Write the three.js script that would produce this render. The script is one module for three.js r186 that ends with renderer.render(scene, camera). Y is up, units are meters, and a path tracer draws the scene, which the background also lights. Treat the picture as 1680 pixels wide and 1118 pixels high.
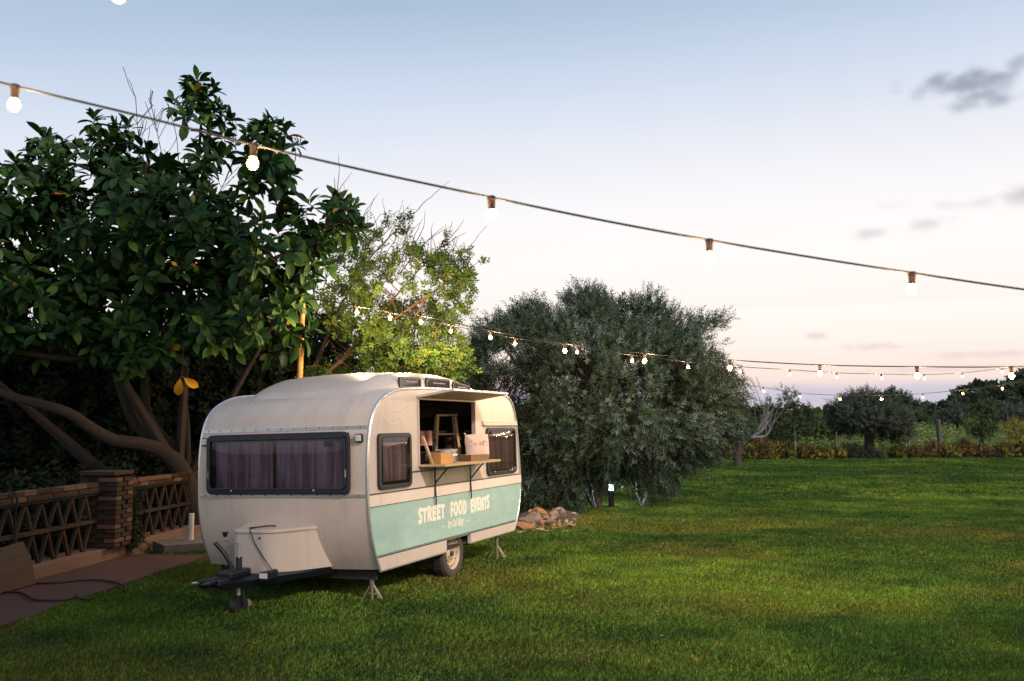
import * as THREE from 'three';
import { mergeGeometries } from 'three/addons/utils/BufferGeometryUtils.js';
import { RoundedBoxGeometry } from 'three/addons/geometries/RoundedBoxGeometry.js';

// ---------------------------------------------------------------- camera, sky, sun, exposure
const EYE = 1.726, FPX = 1500, PITCH = Math.atan((697 - 559) / FPX);
const scene = new THREE.Scene();
const camera = new THREE.PerspectiveCamera(2 * Math.atan(559 / FPX) * 180 / Math.PI, 1680 / 1118, 0.1, 1500);
camera.position.set(0, EYE, 0);
camera.rotation.set(PITCH, 0, 0);
camera.focus = 10.2;
camera.userData.fStop = 2.4;
const renderer = new THREE.WebGLRenderer();
renderer.toneMapping = THREE.LinearToneMapping;
renderer.toneMappingExposure = 1.0;
renderer.shadowMap.enabled = true;

const rng = (s) => () => { s |= 0; s = s + 0x6D2B79F5 | 0; let t = Math.imul(s ^ s >>> 15, 1 | s); t = t + Math.imul(t ^ t >>> 7, 61 | t) ^ t; return ((t ^ t >>> 14) >>> 0) / 4294967296; };
const h2 = (x, y) => { let n = Math.imul(x, 374761393) + Math.imul(y, 668265263); n = Math.imul(n ^ n >>> 13, 1274126177); return ((n ^ n >>> 16) >>> 0) / 4294967296; };
const vnoise = (x, y) => { const i = Math.floor(x), j = Math.floor(y), f = x - i, g = y - j, u = f * f * (3 - 2 * f), v = g * g * (3 - 2 * g); return (h2(i, j) * (1 - u) + h2(i + 1, j) * u) * (1 - v) + (h2(i, j + 1) * (1 - u) + h2(i + 1, j + 1) * u) * v; };
const fbm = (x, y, o = 4) => { let a = 0, w = .5, t = 0; for (let k = 0; k < o; k++) { a += w * vnoise(x, y); t += w; w *= .5; x = x * 2.03 + 17.1; y = y * 2.03 + 5.3; } return a / t; };
const clamp = (x, a = 0, b = 1) => Math.min(b, Math.max(a, x));
const sst = (a, b, x) => { const t = clamp((x - a) / (b - a)); return t * t * (3 - 2 * t); };
const mix = (a, b, t) => a + (b - a) * t;
const mix3 = (a, b, t) => [mix(a[0], b[0], t), mix(a[1], b[1], t), mix(a[2], b[2], t)];
const D = Math.PI / 180;

// dusk sky: elevation gradient (degrees -> linear colour), a brighter, rosier side around the afterglow, a low cloud bank, a few torn clouds
const RAMP = [[-90, [.30, .28, .28]], [0, [.80, .62, .62]], [.8, [.80, .63, .63]], [1.35, [.62, .60, .70]], [2.0, [.64, .61, .70]], [2.7, [.92, .76, .69]], [5, [.97, .88, .82]], [8, [1.02, .97, .945]], [12, [.98, .96, .975]], [16, [.82, .85, .93]], [20, [.63, .73, .88]], [25, [.42, .54, .71]], [35, [.36, .48, .64]], [60, [.32, .43, .58]], [90, [.30, .41, .56]]];
const ramp = (e) => { let k = 1; while (k < RAMP.length - 1 && RAMP[k][0] < e) k++; const [a, A] = RAMP[k - 1], [b, B] = RAMP[k]; return mix3(A, B, clamp((e - a) / (b - a))); };
const CLOUDS = [[27.3, 18.8, 3.4, 1.25, .85, [.30, .34, .43]], [30.3, 19.4, 2.4, .5, .5, [.36, .39, .47]], [21.5, 11.15, 1.2, .38, .5, [.52, .51, .57]], [25.0, 11.5, 1.5, .5, .5, [.52, .51, .57]], [27.3, 12.3, 1.9, .45, .32, [.6, .57, .62]], [29.7, 12.5, 1.3, .75, .6, [.42, .38, .44]], [23.3, 12.6, 1.2, .3, .25, [.6, .57, .62]], [18.5, 5.3, .75, .2, .55, [.6, .5, .53]], [21.3, 4.55, 1.25, .24, .5, [.62, .5, .52]], [22.8, 4.5, .7, .14, .4, [.62, .5, .52]], [28, 3.9, 5, .16, .5, [.66, .52, .55]], [25, 3.2, 6, .2, .35, [.66, .54, .58]]];
{
  const W = 2048, H = 1024, d = new Float32Array(W * H * 4);
  for (let j = 0; j < H; j++) for (let i = 0; i < W; i++) {
    const e = ((j + .5) / H - .5) * 180, t = ((i + .5) / W - .5) * 2 * Math.PI, x = Math.cos(t), z = Math.sin(t), az = Math.atan2(x, -z) / D;
    let c = ramp(e);
    const g = .5 + .5 * Math.cos((az - 22) * D), near = sst(60, 4, Math.abs(e));
    const k = mix(1, mix(.84, 1.05, g), near);
    c = [c[0] * k * mix(1, mix(.9, 1.03, g), near), c[1] * k, c[2] * k * mix(1, mix(1.05, .98, g), near)];
    // the boundary between blue and cream sits higher towards the afterglow
    const lift = clamp((g - .93) * 30, -6, 3); if (e > 7) c = mix3(c, ramp(e - lift), .6);
    if (e > -2 && e < 40) {
      for (const [a, b, ra, rb, s, col] of CLOUDS) {
        const da = (az - a) / ra, db = (e - b) / rb; if (Math.abs(da) > 1.6 || Math.abs(db) > 2) continue;
        const n = fbm(az * .9 + 31, e * 1.7 + 11, 4), m = fbm(az * 6 + 3, e * 9, 3);
        c = mix3(c, col, s * sst(1.15, .05, Math.hypot(da, db * (db < 0 ? .85 : 1.1)) + (n - .5) * 1.6 + (m - .5) * .22));
      }
      const bank = sst(.6, 1.1, e + (fbm(az * .5, 3, 3) - .5) * .5) * sst(2.6, 1.9, e + (fbm(az * .35, 8, 3) - .5) * .8);
      c = mix3(c, [.58, .55, .66], .45 * bank);
    }
    const v = 1 + (fbm(az * .05 + 9, e * .12, 3) - .5) * .05;
    const o = (j * W + i) * 4; d[o] = c[0] * v; d[o + 1] = c[1] * v; d[o + 2] = c[2] * v; d[o + 3] = 1;
  }
  const sky = new THREE.DataTexture(d, W, H, THREE.RGBAFormat, THREE.FloatType);
  sky.mapping = THREE.EquirectangularReflectionMapping; sky.magFilter = THREE.LinearFilter; sky.minFilter = THREE.LinearFilter; sky.needsUpdate = true;
  scene.background = sky; scene.environment = sky;
}
const sun = new THREE.DirectionalLight(new THREE.Color(1, .80, .66), 3.4);   // the broad glow of the set sun, behind and to the right of the camera
sun.position.set(34, 35, 30); sun.target.position.set(0, 0, -12);
sun.castShadow = true; sun.shadow.radius = 10; sun.shadow.mapSize.set(2048, 2048);
Object.assign(sun.shadow.camera, { left: -60, right: 60, top: 60, bottom: -60, near: 1, far: 200 });
scene.add(sun, sun.target);
const BULB = 1.6, BULB_GLOW = [7, 4.6, 2.2];                                  // candela, glow of the glass

// ---------------------------------------------------------------- helpers
const V3 = (x, y, z) => new THREE.Vector3(x, y, z);
const CP = Math.cos(PITCH), SP = Math.sin(PITCH);
const P = (px, py, dep) => { const xc = (px - 840) / FPX, yc = -(py - 559) / FPX, z = CP - yc * SP, k = dep / z; return V3(xc * k, EYE + (yc * CP + SP) * k, -dep); };
const G = (px, py) => { const xc = (px - 840) / FPX, yc = -(py - 559) / FPX, y = yc * CP + SP, k = -EYE / y; return V3(xc * k, 0, -(CP - yc * SP) * k); };
const taken = {};
const numbered = (n) => { const k = taken[n] = (taken[n] ?? -1) + 1; return k ? n + '_' + String(k).padStart(3, '0') : n; };
const tag = (o, label, category, group) => { o.userData.label = label; o.userData.category = category; if (group) o.userData.group = group; return o; };
const thing = (name, label, category, pos = [0, 0, 0], turn = 0, group) => { const o = new THREE.Group(); o.name = numbered(name); if (pos.isVector3) o.position.copy(pos); else o.position.set(...pos); o.rotation.y = turn; scene.add(o); return tag(o, label, category, group); };
const flat = (g) => { const r = g.index ? g.toNonIndexed() : g; for (const k of Object.keys(r.attributes)) if (!['position', 'normal', 'uv'].includes(k)) r.deleteAttribute(k); if (!r.attributes.normal) r.computeVertexNormals(); if (!r.attributes.uv) r.setAttribute('uv', new THREE.BufferAttribute(new Float32Array(r.attributes.position.count * 2), 2)); r.morphAttributes = {}; r.clearGroups(); return r; };
const join = (a) => Array.isArray(a) ? (a.length === 1 ? a[0] : mergeGeometries(a.map(flat))) : a;
const part = (name, geo, mat, parent) => { const m = new THREE.Mesh(join(geo), mat); m.name = parent === scene ? numbered(name) : name; m.castShadow = m.receiveShadow = true; parent.add(m); return m; };
const struct = (name, geo, mat) => { const m = part(name, geo, mat, scene); m.userData.kind = 'structure'; return m; };
const box = (w, h, d, x = 0, y = 0, z = 0, r = 0) => { const g = r ? new RoundedBoxGeometry(w, h, d, 2, Math.min(r, w / 2.01, h / 2.01, d / 2.01)) : new THREE.BoxGeometry(w, h, d); return g.translate(x, y, z); };
const cyl = (r0, r1, a, b, n = 10) => { const d = b.clone().sub(a), g = new THREE.CylinderGeometry(r1, r0, d.length(), n); g.applyQuaternion(new THREE.Quaternion().setFromUnitVectors(V3(0, 1, 0), d.clone().normalize())); return g.translate((a.x + b.x) / 2, (a.y + b.y) / 2, (a.z + b.z) / 2); };
const bar = (a, b, w, h) => { const d = b.clone().sub(a), L = d.length(), g = new THREE.BoxGeometry(w, L, h); g.applyQuaternion(new THREE.Quaternion().setFromUnitVectors(V3(0, 1, 0), d.normalize())); return g.translate((a.x + b.x) / 2, (a.y + b.y) / 2, (a.z + b.z) / 2); };
const tube = (pts, r, n = 40, s = 6) => new THREE.TubeGeometry(new THREE.CatmullRomCurve3(pts), n, r, s);
const rrect = (S, x, y, w, h, r) => { S.moveTo(x + r, y); S.lineTo(x + w - r, y); S.quadraticCurveTo(x + w, y, x + w, y + r); S.lineTo(x + w, y + h - r); S.quadraticCurveTo(x + w, y + h, x + w - r, y + h); S.lineTo(x + r, y + h); S.quadraticCurveTo(x, y + h, x, y + h - r); S.lineTo(x, y + r); S.quadraticCurveTo(x, y, x + r, y); return S; };
const lin = (r, g, b) => new THREE.Color().setRGB(r, g, b);
const grain = (n, f, o = {}) => { const d = new Uint8Array(n * n * 4); for (let j = 0; j < n; j++) for (let i = 0; i < n; i++) { const c = f(i / n, j / n, i, j), k = (j * n + i) * 4; for (let q = 0; q < 3; q++) d[k + q] = clamp(Array.isArray(c) ? c[q] : c) * 255; d[k + 3] = 255; } const t = new THREE.DataTexture(d, n, n); t.wrapS = t.wrapT = o.clampEdge ? THREE.ClampToEdgeWrapping : THREE.RepeatWrapping; t.magFilter = THREE.LinearFilter; t.minFilter = THREE.LinearFilter; if (o.srgb) t.colorSpace = THREE.SRGBColorSpace; if (o.rep) t.repeat.set(...o.rep); t.needsUpdate = true; return t; };
const tile = (f) => (u, v) => { const a = sst(0, 1, u), b = sst(0, 1, v); return mix(mix(f(u, v), f(u - 1, v), a * a), mix(f(u, v - 1), f(u - 1, v - 1), a * a), b * b); };
const std = (c, rough = .7, o = {}) => new THREE.MeshStandardMaterial({ color: Array.isArray(c) ? lin(...c) : c, roughness: rough, side: THREE.DoubleSide, ...o });
const phys = (c, rough, o) => new THREE.MeshPhysicalMaterial({ color: lin(...c), roughness: rough, side: THREE.DoubleSide, ...o });

// textures
const tGrime = grain(512, tile((u, v) => .80 + .2 * fbm(u * 9, v * 7, 5) - .13 * sst(.55, .8, fbm(u * 40 + 7, v * 5 + 3, 4)) * fbm(u * 4, v * 4 + 9, 2)), { rep: [.6, .6] });
const tRough = grain(256, tile((u, v) => .55 + .45 * fbm(u * 12, v * 12, 5)), { rep: [.8, .8] });
const tWood = grain(512, (u, v) => .62 + .38 * fbm(u * 3, v * 60, 4) - .25 * sst(.62, .75, fbm(u * 5 + 8, v * 22, 3)), { rep: [1, 2] });
const tPlank = grain(512, (u, v) => { const b = .86 + .14 * fbm(u * 4, v * 30, 4), k = sst(.60, .75, fbm(u * 26 + 3, v * 9, 4)); return mix(b, .55, k * .6); }, { rep: [.5, 4] });
const tBark = grain(512, tile((u, v) => .45 + .55 * fbm(u * 22, v * 7, 5)), { rep: [2, 1] });
const tFine = grain(512, tile((u, v) => .5 * fbm(u * 60, v * 60, 3) + .5 * fbm(u * 14, v * 14, 4)), { rep: [1, 1] });
const tFabric = grain(256, (u, v, i, j) => .78 + .12 * ((i + j) & 1) + .1 * fbm(u * 6, v * 6, 3), { rep: [3, 3] });
const tFoldShade = grain(512, (u, v) => .42 + .58 * sst(.25, .72, fbm(u * 22, v * 1.1 + u * 3, 4)));  // soft vertical streaks: fold shading painted into the curtain colour

const M = {
  cream: std([.605, .515, .455], .42, { map: tGrime, roughnessMap: tRough, bumpMap: tFine, bumpScale: .0006 }),
  creamTrim: std([.57, .485, .42], .5, { map: tGrime }),
  alu: std([.62, .64, .68], .35, { metalness: .75, roughnessMap: tRough }),
  rubber: std([.018, .019, .026], .45),
  blackPlastic: std([.015, .016, .02], .4),
  navy: std([.006, .008, .014], .5, { roughnessMap: tRough }),
  steel: std([.06, .06, .065], .5, { metalness: .4 }),
  dark: std([.02, .018, .016], .85),
  interior: std([.07, .05, .035], .8, { map: tWood }),
  jack: std([.20, .165, .13], .6, { metalness: .3, roughnessMap: tRough }),
  zinc: std([.42, .42, .42], .5, { metalness: .6, roughnessMap: tRough }),
  glass: phys([.50, .45, .52], .03, { transmission: 1, thickness: 0, ior: 1.5 }),
  glassBrown: phys([.50, .42, .42], .03, { transmission: 1, thickness: 0, ior: 1.5 }),
  curtain: phys([.40, .345, .39], .9, { sheen: .3, map: tFoldShade }),
  curtainBrown: std([.22, .165, .165], .9, { map: tFoldShade }),
  plank: std([.74, .62, .54], .75, { map: tPlank, bumpMap: tPlank, bumpScale: .002 }),
  shelf: std([.62, .42, .24], .6, { map: tWood }),
  pine: std([.60, .30, .10], .6, { map: tWood }),
  bamboo: std([.52, .36, .17], .55, { map: tWood }),
  lidInner: std([.60, .42, .24], .6, { map: tGrime }),
  tyre: std([.055, .045, .04], .85, { bumpMap: tFine, bumpScale: .004 }),
  rim: std([.52, .42, .28], .55, { map: tGrime, metalness: .15 }),
  clay: std([.085, .040, .018], .85, { map: tFine, bumpMap: tFine, bumpScale: .004 }),
  clay2: std([.06, .028, .015], .85, { map: tFine, bumpMap: tFine, bumpScale: .004 }),
  mortar: std([.05, .036, .026], .95, { map: tFine }),
  plaster: std([.36, .21, .155], .9, { map: tFine, bumpMap: tFine, bumpScale: .003 }),
  concrete: std([.26, .235, .21], .9, { map: tFine, bumpMap: tFine, bumpScale: .004 }),
  pvc: std([.66, .62, .60], .5),
  bark: std([.042, .027, .019], .9, { map: tBark, bumpMap: tBark, bumpScale: .012 }),
  barkGrey: std([.22, .20, .175], .9, { map: tBark, bumpMap: tBark, bumpScale: .012 }),
  barkPale: std([.26, .25, .245], .9, { map: tBark, bumpMap: tBark, bumpScale: .01 }),
  barkPost: std([.11, .095, .09], .9, { map: tBark, bumpMap: tBark, bumpScale: .012 }),
  barkDark: std([.07, .055, .045], .95, { map: tBark, bumpMap: tBark, bumpScale: .012 }),
  cable: std([.012, .012, .013], .6),
  socket: std([.05, .022, .014], .6),
  bulb: phys([1, .9, .75], .15, { transmission: .75, thickness: 0, emissive: lin(.9, .42, .14) }),
  core: new THREE.MeshStandardMaterial({ color: lin(.9, .85, .75), roughness: .3, emissive: lin(...BULB_GLOW), emissiveIntensity: 1 }),
};
const leafMat = (c, rough = .5, tr = .25) => phys(c, Math.max(rough, .88), { transmission: tr, thickness: 0, specularIntensity: .45 });

// ---------------------------------------------------------------- ground, lawn, path
const wallX = (zf) => -5.13 + .09 * (zf - 10.7);          // foot of the garden wall, by distance ahead
const pathX = (zf) => -4.31 + .088 * (zf - 7.88);         // lawn edge of the paved path
const lawnEnd = (x) => 43.4 + .2 * clamp(x - 8, -30, 30);
const terrainH = (x, z) => {
  const zf = -z, out = zf - lawnEnd(x); if (out < 0 || z > 0) return 0;
  let h = 1.15 * sst(2, 26, out) * sst(-30, 14, x) + .4 * sst(20, 120, out);
  h += 13 * sst(60, 175, zf) * sst(.46, .74, x / Math.max(zf, 1)) * sst(420, 200, zf);
  h += .35 * (fbm(x * .05, z * .05, 3) - .5) * sst(0, 20, out);
  return h;
};
{
  const g = new THREE.PlaneGeometry(1, 1, 150, 170), p = g.attributes.position, c = new Float32Array(p.count * 3);
  for (let i = 0; i < p.count; i++) {
    const u = p.getX(i) * 2, v = p.getY(i) + .5, x = Math.sign(u) * (Math.abs(u) * 60 + Math.abs(u) ** 3 * 640), z = 40 - v * 130 - v ** 3 * 780;
    p.setXYZ(i, x, terrainH(x, z) - .012, z);
    const n = fbm(x * .11, z * .11, 4), col = mix3([.045, .075, .022], [.10, .11, .04], n); c.set(col, i * 3);
  }
  g.setAttribute('color', new THREE.BufferAttribute(c, 3)); g.computeVertexNormals();
  struct('ground', g, std([1, 1, 1], .95, { vertexColors: true }));
}
// how worn, dry and lush the turf is at a place
const dry = (x, z) => {
  let d = .8 * sst(.50, .72, fbm(x * .42 + 3, z * .55 + 40, 4)) * sst(.35, .6, fbm(x * .12 + 9, z * .16, 2));
  d += .9 * Math.exp(-(((x + .35) / .65) ** 2 + ((z + 10.3) / .7) ** 2)) + .6 * Math.exp(-(((x + 1.4) / 1.6) ** 2 + ((z + 10.6) / 1.2) ** 2));
  d += .55 * Math.exp(-(((x - .15) / 1.3) ** 2 + ((z + 7.0) / .55) ** 2)) + .5 * Math.exp(-(((x - .75) / 1.0) ** 2 + ((z + 9.1) / .7) ** 2));
  d += .9 * sst(1.1, .3, Math.hypot((x - 2.3) / 2.0, (z + 19.4) / 1.1)) + .8 * Math.exp(-(((x - .9) / .9) ** 2 + ((z + 16.8) / 1.0) ** 2));
  d += .4 * Math.exp(-(((x - 4.6) / 1.1) ** 2 + ((z + 17.0) / .35) ** 2));
  return clamp(d) * mix(.45, 1, sst(34, 15, -z));
};
const lawnColor = (x, z) => {
  const n = fbm(x * .55, z * .75, 4), m = fbm(x * 2.1 + 5, z * 2.1 + 2, 3), L = fbm(x * .13 + 50, z * .2 + 20, 3);
  let c = mix3([.052, .150, .020], [.190, .335, .036], clamp((n - .30) * 1.9 + (m - .5) * 1.4));
  c = mix3(c, [.042, .125, .022], .42 * sst(.46, .70, L));
  c = mix3(c, [.25, .25, .045], .7 * dry(x, z));
  return c;
};
{
  const X0 = -7, X1 = 33, Z0 = -51, Z1 = 3, n = 1024, d = new Uint8Array(n * n * 4), r = rng(5);
  for (let j = 0; j < n; j++) for (let i = 0; i < n; i++) {
    const x = mix(X0, X1, (i + .5) / n), z = mix(Z0, Z1, (j + .5) / n), c = mix3(lawnColor(x, z), [.07, .05, .025], .12 + .5 * dry(x, z)), k = .45 + .45 * r(), o = (j * n + i) * 4;
    for (let q = 0; q < 3; q++) { const L = c[q] * k; d[o + q] = 255 * clamp(L <= .0031308 ? L * 12.92 : 1.055 * L ** (1 / 2.4) - .055); } d[o + 3] = 255;
  }
  const t = new THREE.DataTexture(d, n, n); t.colorSpace = THREE.SRGBColorSpace; t.magFilter = t.minFilter = THREE.LinearFilter; t.needsUpdate = true;
  const nx = 60, nz = 80, pos = [], uv = [], idx = [];
  for (let j = 0; j <= nz; j++) for (let i = 0; i <= nx; i++) {
    const zf = mix(-3, 1, j / nz), s = j / nz, x = mix(X0, X1, i / nx), far = lawnEnd(x) + .25 * (fbm(x * .6, 2, 3) - .5), z = 3 - s * (far + 3);
    pos.push(x, .002 + .03 * (fbm(x * .4, z * .4, 2) - .5) * sst(1, 3, Math.abs(x + 4.2)), z); uv.push((x - X0) / (X1 - X0), (z - Z0) / (Z1 - Z0));
    if (i < nx && j < nz) { const a = j * (nx + 1) + i; idx.push(a, a + 1, a + nx + 2, a, a + nx + 2, a + nx + 1); }
  }
  const g = new THREE.BufferGeometry(); g.setAttribute('position', new THREE.Float32BufferAttribute(pos, 3)); g.setAttribute('uv', new THREE.Float32BufferAttribute(uv, 2)); g.setIndex(idx); g.computeVertexNormals();
  struct('lawn', g, std([1, 1, 1], .95, { map: t }));
}
{ // red paved path between lawn and wall
  const s = new THREE.Shape(); const L = [], R = [];
  for (let k = 0; k <= 24; k++) { const zf = 2 + k * .42; L.push([wallX(zf) - .02, -zf]); R.push([pathX(zf) + .05 * (vnoise(zf * 2.3, 4) - .5), -zf]); }
  const all = [...R, ...L.reverse()]; s.moveTo(all[0][0], -all[0][1]); all.slice(1).forEach(([x, z]) => s.lineTo(x, -z));
  const g = new THREE.ExtrudeGeometry(s, { depth: .05, bevelEnabled: true, bevelSize: .006, bevelThickness: .006, bevelSegments: 1 }); g.rotateX(-Math.PI / 2); g.translate(0, -.012, 0);
  const t = grain(512, tile((u, v) => .6 + .4 * fbm(u * 10, v * 10, 5) + .35 * sst(.66, .74, fbm(u * 26, v * 26, 4))), { rep: [.7, .7] });
  struct('path', g, std([.085, .033, .028], .95, { map: t, bumpMap: t, bumpScale: .004 }));
}

// ---------------------------------------------------------------- grass: bent blades in tufts
const tuft = (seed, n, h, spread) => {
  const r = rng(seed), pos = [], nor = [];
  for (let k = 0; k < n; k++) {
    const a = r() * 6.283, q = Math.sqrt(r()) * spread, x = Math.cos(a) * q, z = Math.sin(a) * q, b = r() * 6.283, L = h * (.55 + .6 * r()), w = .0028 + .002 * r(), lean = L * (.15 + .75 * r() * r()), dx = Math.cos(b), dz = Math.sin(b);
    const A = [x - dz * w, 0, z + dx * w], B = [x + dz * w, 0, z - dx * w], C = [x + dx * lean * .4 - dz * w * .8, L * .6, z + dz * lean * .4 + dx * w * .8], E = [x + dx * lean * .4 + dz * w * .8, L * .6, z + dz * lean * .4 - dx * w * .8], T = [x + dx * lean, L * .98, z + dz * lean];
    for (const t of [[A, B, E], [A, E, C], [C, E, T]]) { for (const p of t) { pos.push(...p); nor.push(dx * .5, .8, dz * .5); } }
  }
  const g = new THREE.BufferGeometry(); g.setAttribute('position', new THREE.Float32BufferAttribute(pos, 3)); g.setAttribute('normal', new THREE.Float32BufferAttribute(nor, 3)); return g;
};
const q0 = new THREE.Quaternion(), e0 = new THREE.Euler(), m0 = new THREE.Matrix4(), c0 = new THREE.Color();
const instances = (name, geo, mat, list, parent) => { // list: [position, quaternion, scale vector, colour?]
  const o = new THREE.InstancedMesh(geo, mat, list.length); o.name = parent === scene ? numbered(name) : name; o.userData.kind = 'stuff';
  list.forEach(([p, q, s, c], i) => { o.setMatrixAt(i, m0.compose(p, q, s)); if (c) o.setColorAt(i, c0.setRGB(...c)); });
  o.castShadow = o.receiveShadow = true; parent.add(o); return o;
};
{
  const mat = phys([1, 1, 1], .9, { transmission: .35, thickness: 0, specularIntensity: .25 });
  const put = (n, z0, z1, sc, seed, geo) => {
    const r = rng(seed), list = [];
    while (list.length < n) {
      const zf = Math.sqrt(mix(z0 * z0, z1 * z1, r())), x = (r() - .5) * 1.24 * zf + (zf < 12 ? .2 : 0);
      const z = -zf; if (x < pathX(zf) + .03 && zf < 12.1 || x < wallX(zf) + .3 || zf > lawnEnd(x)) continue;
      const dr = dry(x, z), keep = 1 - .5 * dr; if (r() > keep) continue;
      const under = x > -3.4 && x < .1 && zf > 8.9 && zf < 12.6 && (x + 1.33) < (zf - 8.78) * .41 && r() < .35; if (under) continue;
      const c = lawnColor(x, z), k = (.6 + .75 * r()) * (.72 + .56 * fbm(x * 3.3 + 8, z * 3.3, 3)), y = r(); let s = sc * (.75 + .5 * r()) * (1 - .35 * dr);
      if (x > -3.7 && x < .7 && zf > 8.4 && zf < 13.2) s *= 1.25; const cc = y < .035 ? [.26 * k, .20 * k, .07 * k] : y < .2 ? [c[0] * 1.5 * k, c[1] * 1.2 * k, c[2] * k] : [c[0] * k, c[1] * k, c[2] * k];
      list.push([V3(x, .004, z), new THREE.Quaternion().setFromEuler(e0.set((r() - .5) * .25, r() * 6.283, (r() - .5) * .25)), V3(s, s * (.35 + 1.25 * fbm(x * 1.3, z * 1.3, 4)), s), cc]);
    }
    return list;
  };
  const g = [instances('grass', tuft(1, 18, .048, .055), mat, put(110000, 4.6, 12, .85, 11), scene), instances('grass', tuft(2, 16, .05, .07), mat, put(110000, 12, 22, 1.05, 12), scene), instances('grass', tuft(3, 14, .04, .085), mat, put(130000, 22, 47, 1.7, 13), scene)];
  ['short green lawn grass with dry yellow patches in front of the caravan', 'mown lawn grass around the rocks and the olive tree', 'far mown lawn grass reaching the row of shrubs'].forEach((l, i) => tag(g[i], l, 'grass'));
}

// ---------------------------------------------------------------- plants: branches grow towards scattered points, leaves sit on the twigs
const blobPoints = (blobs, seed, gap = .42, fr = .9) => { const r = rng(seed), out = []; for (const [c, rx, ry, rz, n] of blobs) { let k = 0, tries = 0; while (k < n && tries++ < n * 30) { const x = r() * 2 - 1, y = r() * 2 - 1, z = r() * 2 - 1, q = x * x + y * y + z * z; if (q > 1 || r() > .35 + .65 * q) continue; const p = V3(c.x + x * rx, c.y + y * ry, c.z + z * rz); if (p.y < .12) continue; if (.6 * fbm(p.x * fr + 7, p.y * fr + p.z * fr * .7, 2) + .4 * fbm(p.z * fr + 3, p.y * fr * 1.1 + 9, 2) < gap) continue; out.push(p); k++; } } return out; };
const grow = (limbs, attract, { step = .16, reach = 2.2, kill = .22, rounds = 140, tip = .006, pow = 2.3, bend = .12, up = .03 } = {}, seed = 1) => {
  const r = rng(seed), N = []; // node: {p, parent, d}
  const add = (p, parent) => { N.push({ p, parent, kids: 0 }); if (parent >= 0) N[parent].kids++; return N.length - 1; };
  for (const { pts, from = -1, r: rl } of limbs) { const first = N.length; let prev = from < 0 ? -1 : (() => { let b = 0, m = 1e9; N.forEach((n, i) => { const d = n.p.distanceToSquared(pts[0]); if (d < m) { m = d; b = i; } }); return b; })(); const cv = new THREE.CatmullRomCurve3(pts), L = cv.getLength(), n = Math.max(2, Math.round(L / step)); for (let k = from < 0 ? 0 : 1; k <= n; k++) prev = add(cv.getPointAt(k / n), prev); if (rl) for (let k = first; k < N.length; k++) N[k].rm = mix(rl[0], rl[1], (k - first) / (N.length - first)); }
  let A = attract.map((p) => ({ p, n: -1, d: 1e9 })), done = 0;
  for (let t = 0; t < rounds && A.length; t++) {
    for (const a of A) for (let i = done; i < N.length; i++) { const dx = a.p.x - N[i].p.x, dy = a.p.y - N[i].p.y, dz = a.p.z - N[i].p.z, d = dx * dx + dy * dy + dz * dz; if (d < a.d) { a.d = d; a.n = i; } }
    done = N.length;
    const pull = new Map(); for (const a of A) if (a.d < reach * reach) { const v = pull.get(a.n) || V3(0, 0, 0); v.add(a.p.clone().sub(N[a.n].p).normalize()); pull.set(a.n, v); }
    if (!pull.size) { reach *= 1.4; if (reach > 30) break; continue; }
    for (const [i, v] of pull) { if (N[i].kids > 4) continue; v.normalize(); v.x += (r() - .5) * 2 * bend; v.y += (r() - .5) * 2 * bend + up; v.z += (r() - .5) * 2 * bend; add(N[i].p.clone().addScaledVector(v.normalize(), step), i); }
    for (let i = done; i < N.length; i++) for (const a of A) { if (a.p.distanceToSquared(N[i].p) < kill * kill) a.dead = true; }
    A = A.filter((a) => !a.dead);
  }
  N.forEach((n) => { n.q = 0; n.best = -1; n.pp = n.parent >= 0 ? N[n.parent].p : n.p; });
  for (let i = N.length - 1; i >= 0; i--) { const n = N[i]; n.r = Math.max(n.q ? Math.max(tip, n.q ** (1 / pow)) : tip, n.rm || 0); if (n.parent >= 0) { const m = N[n.parent]; m.q += n.r ** pow; if (m.best < 0 || N[m.best].r < n.r) m.best = i; } }
  return N;
};
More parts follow.
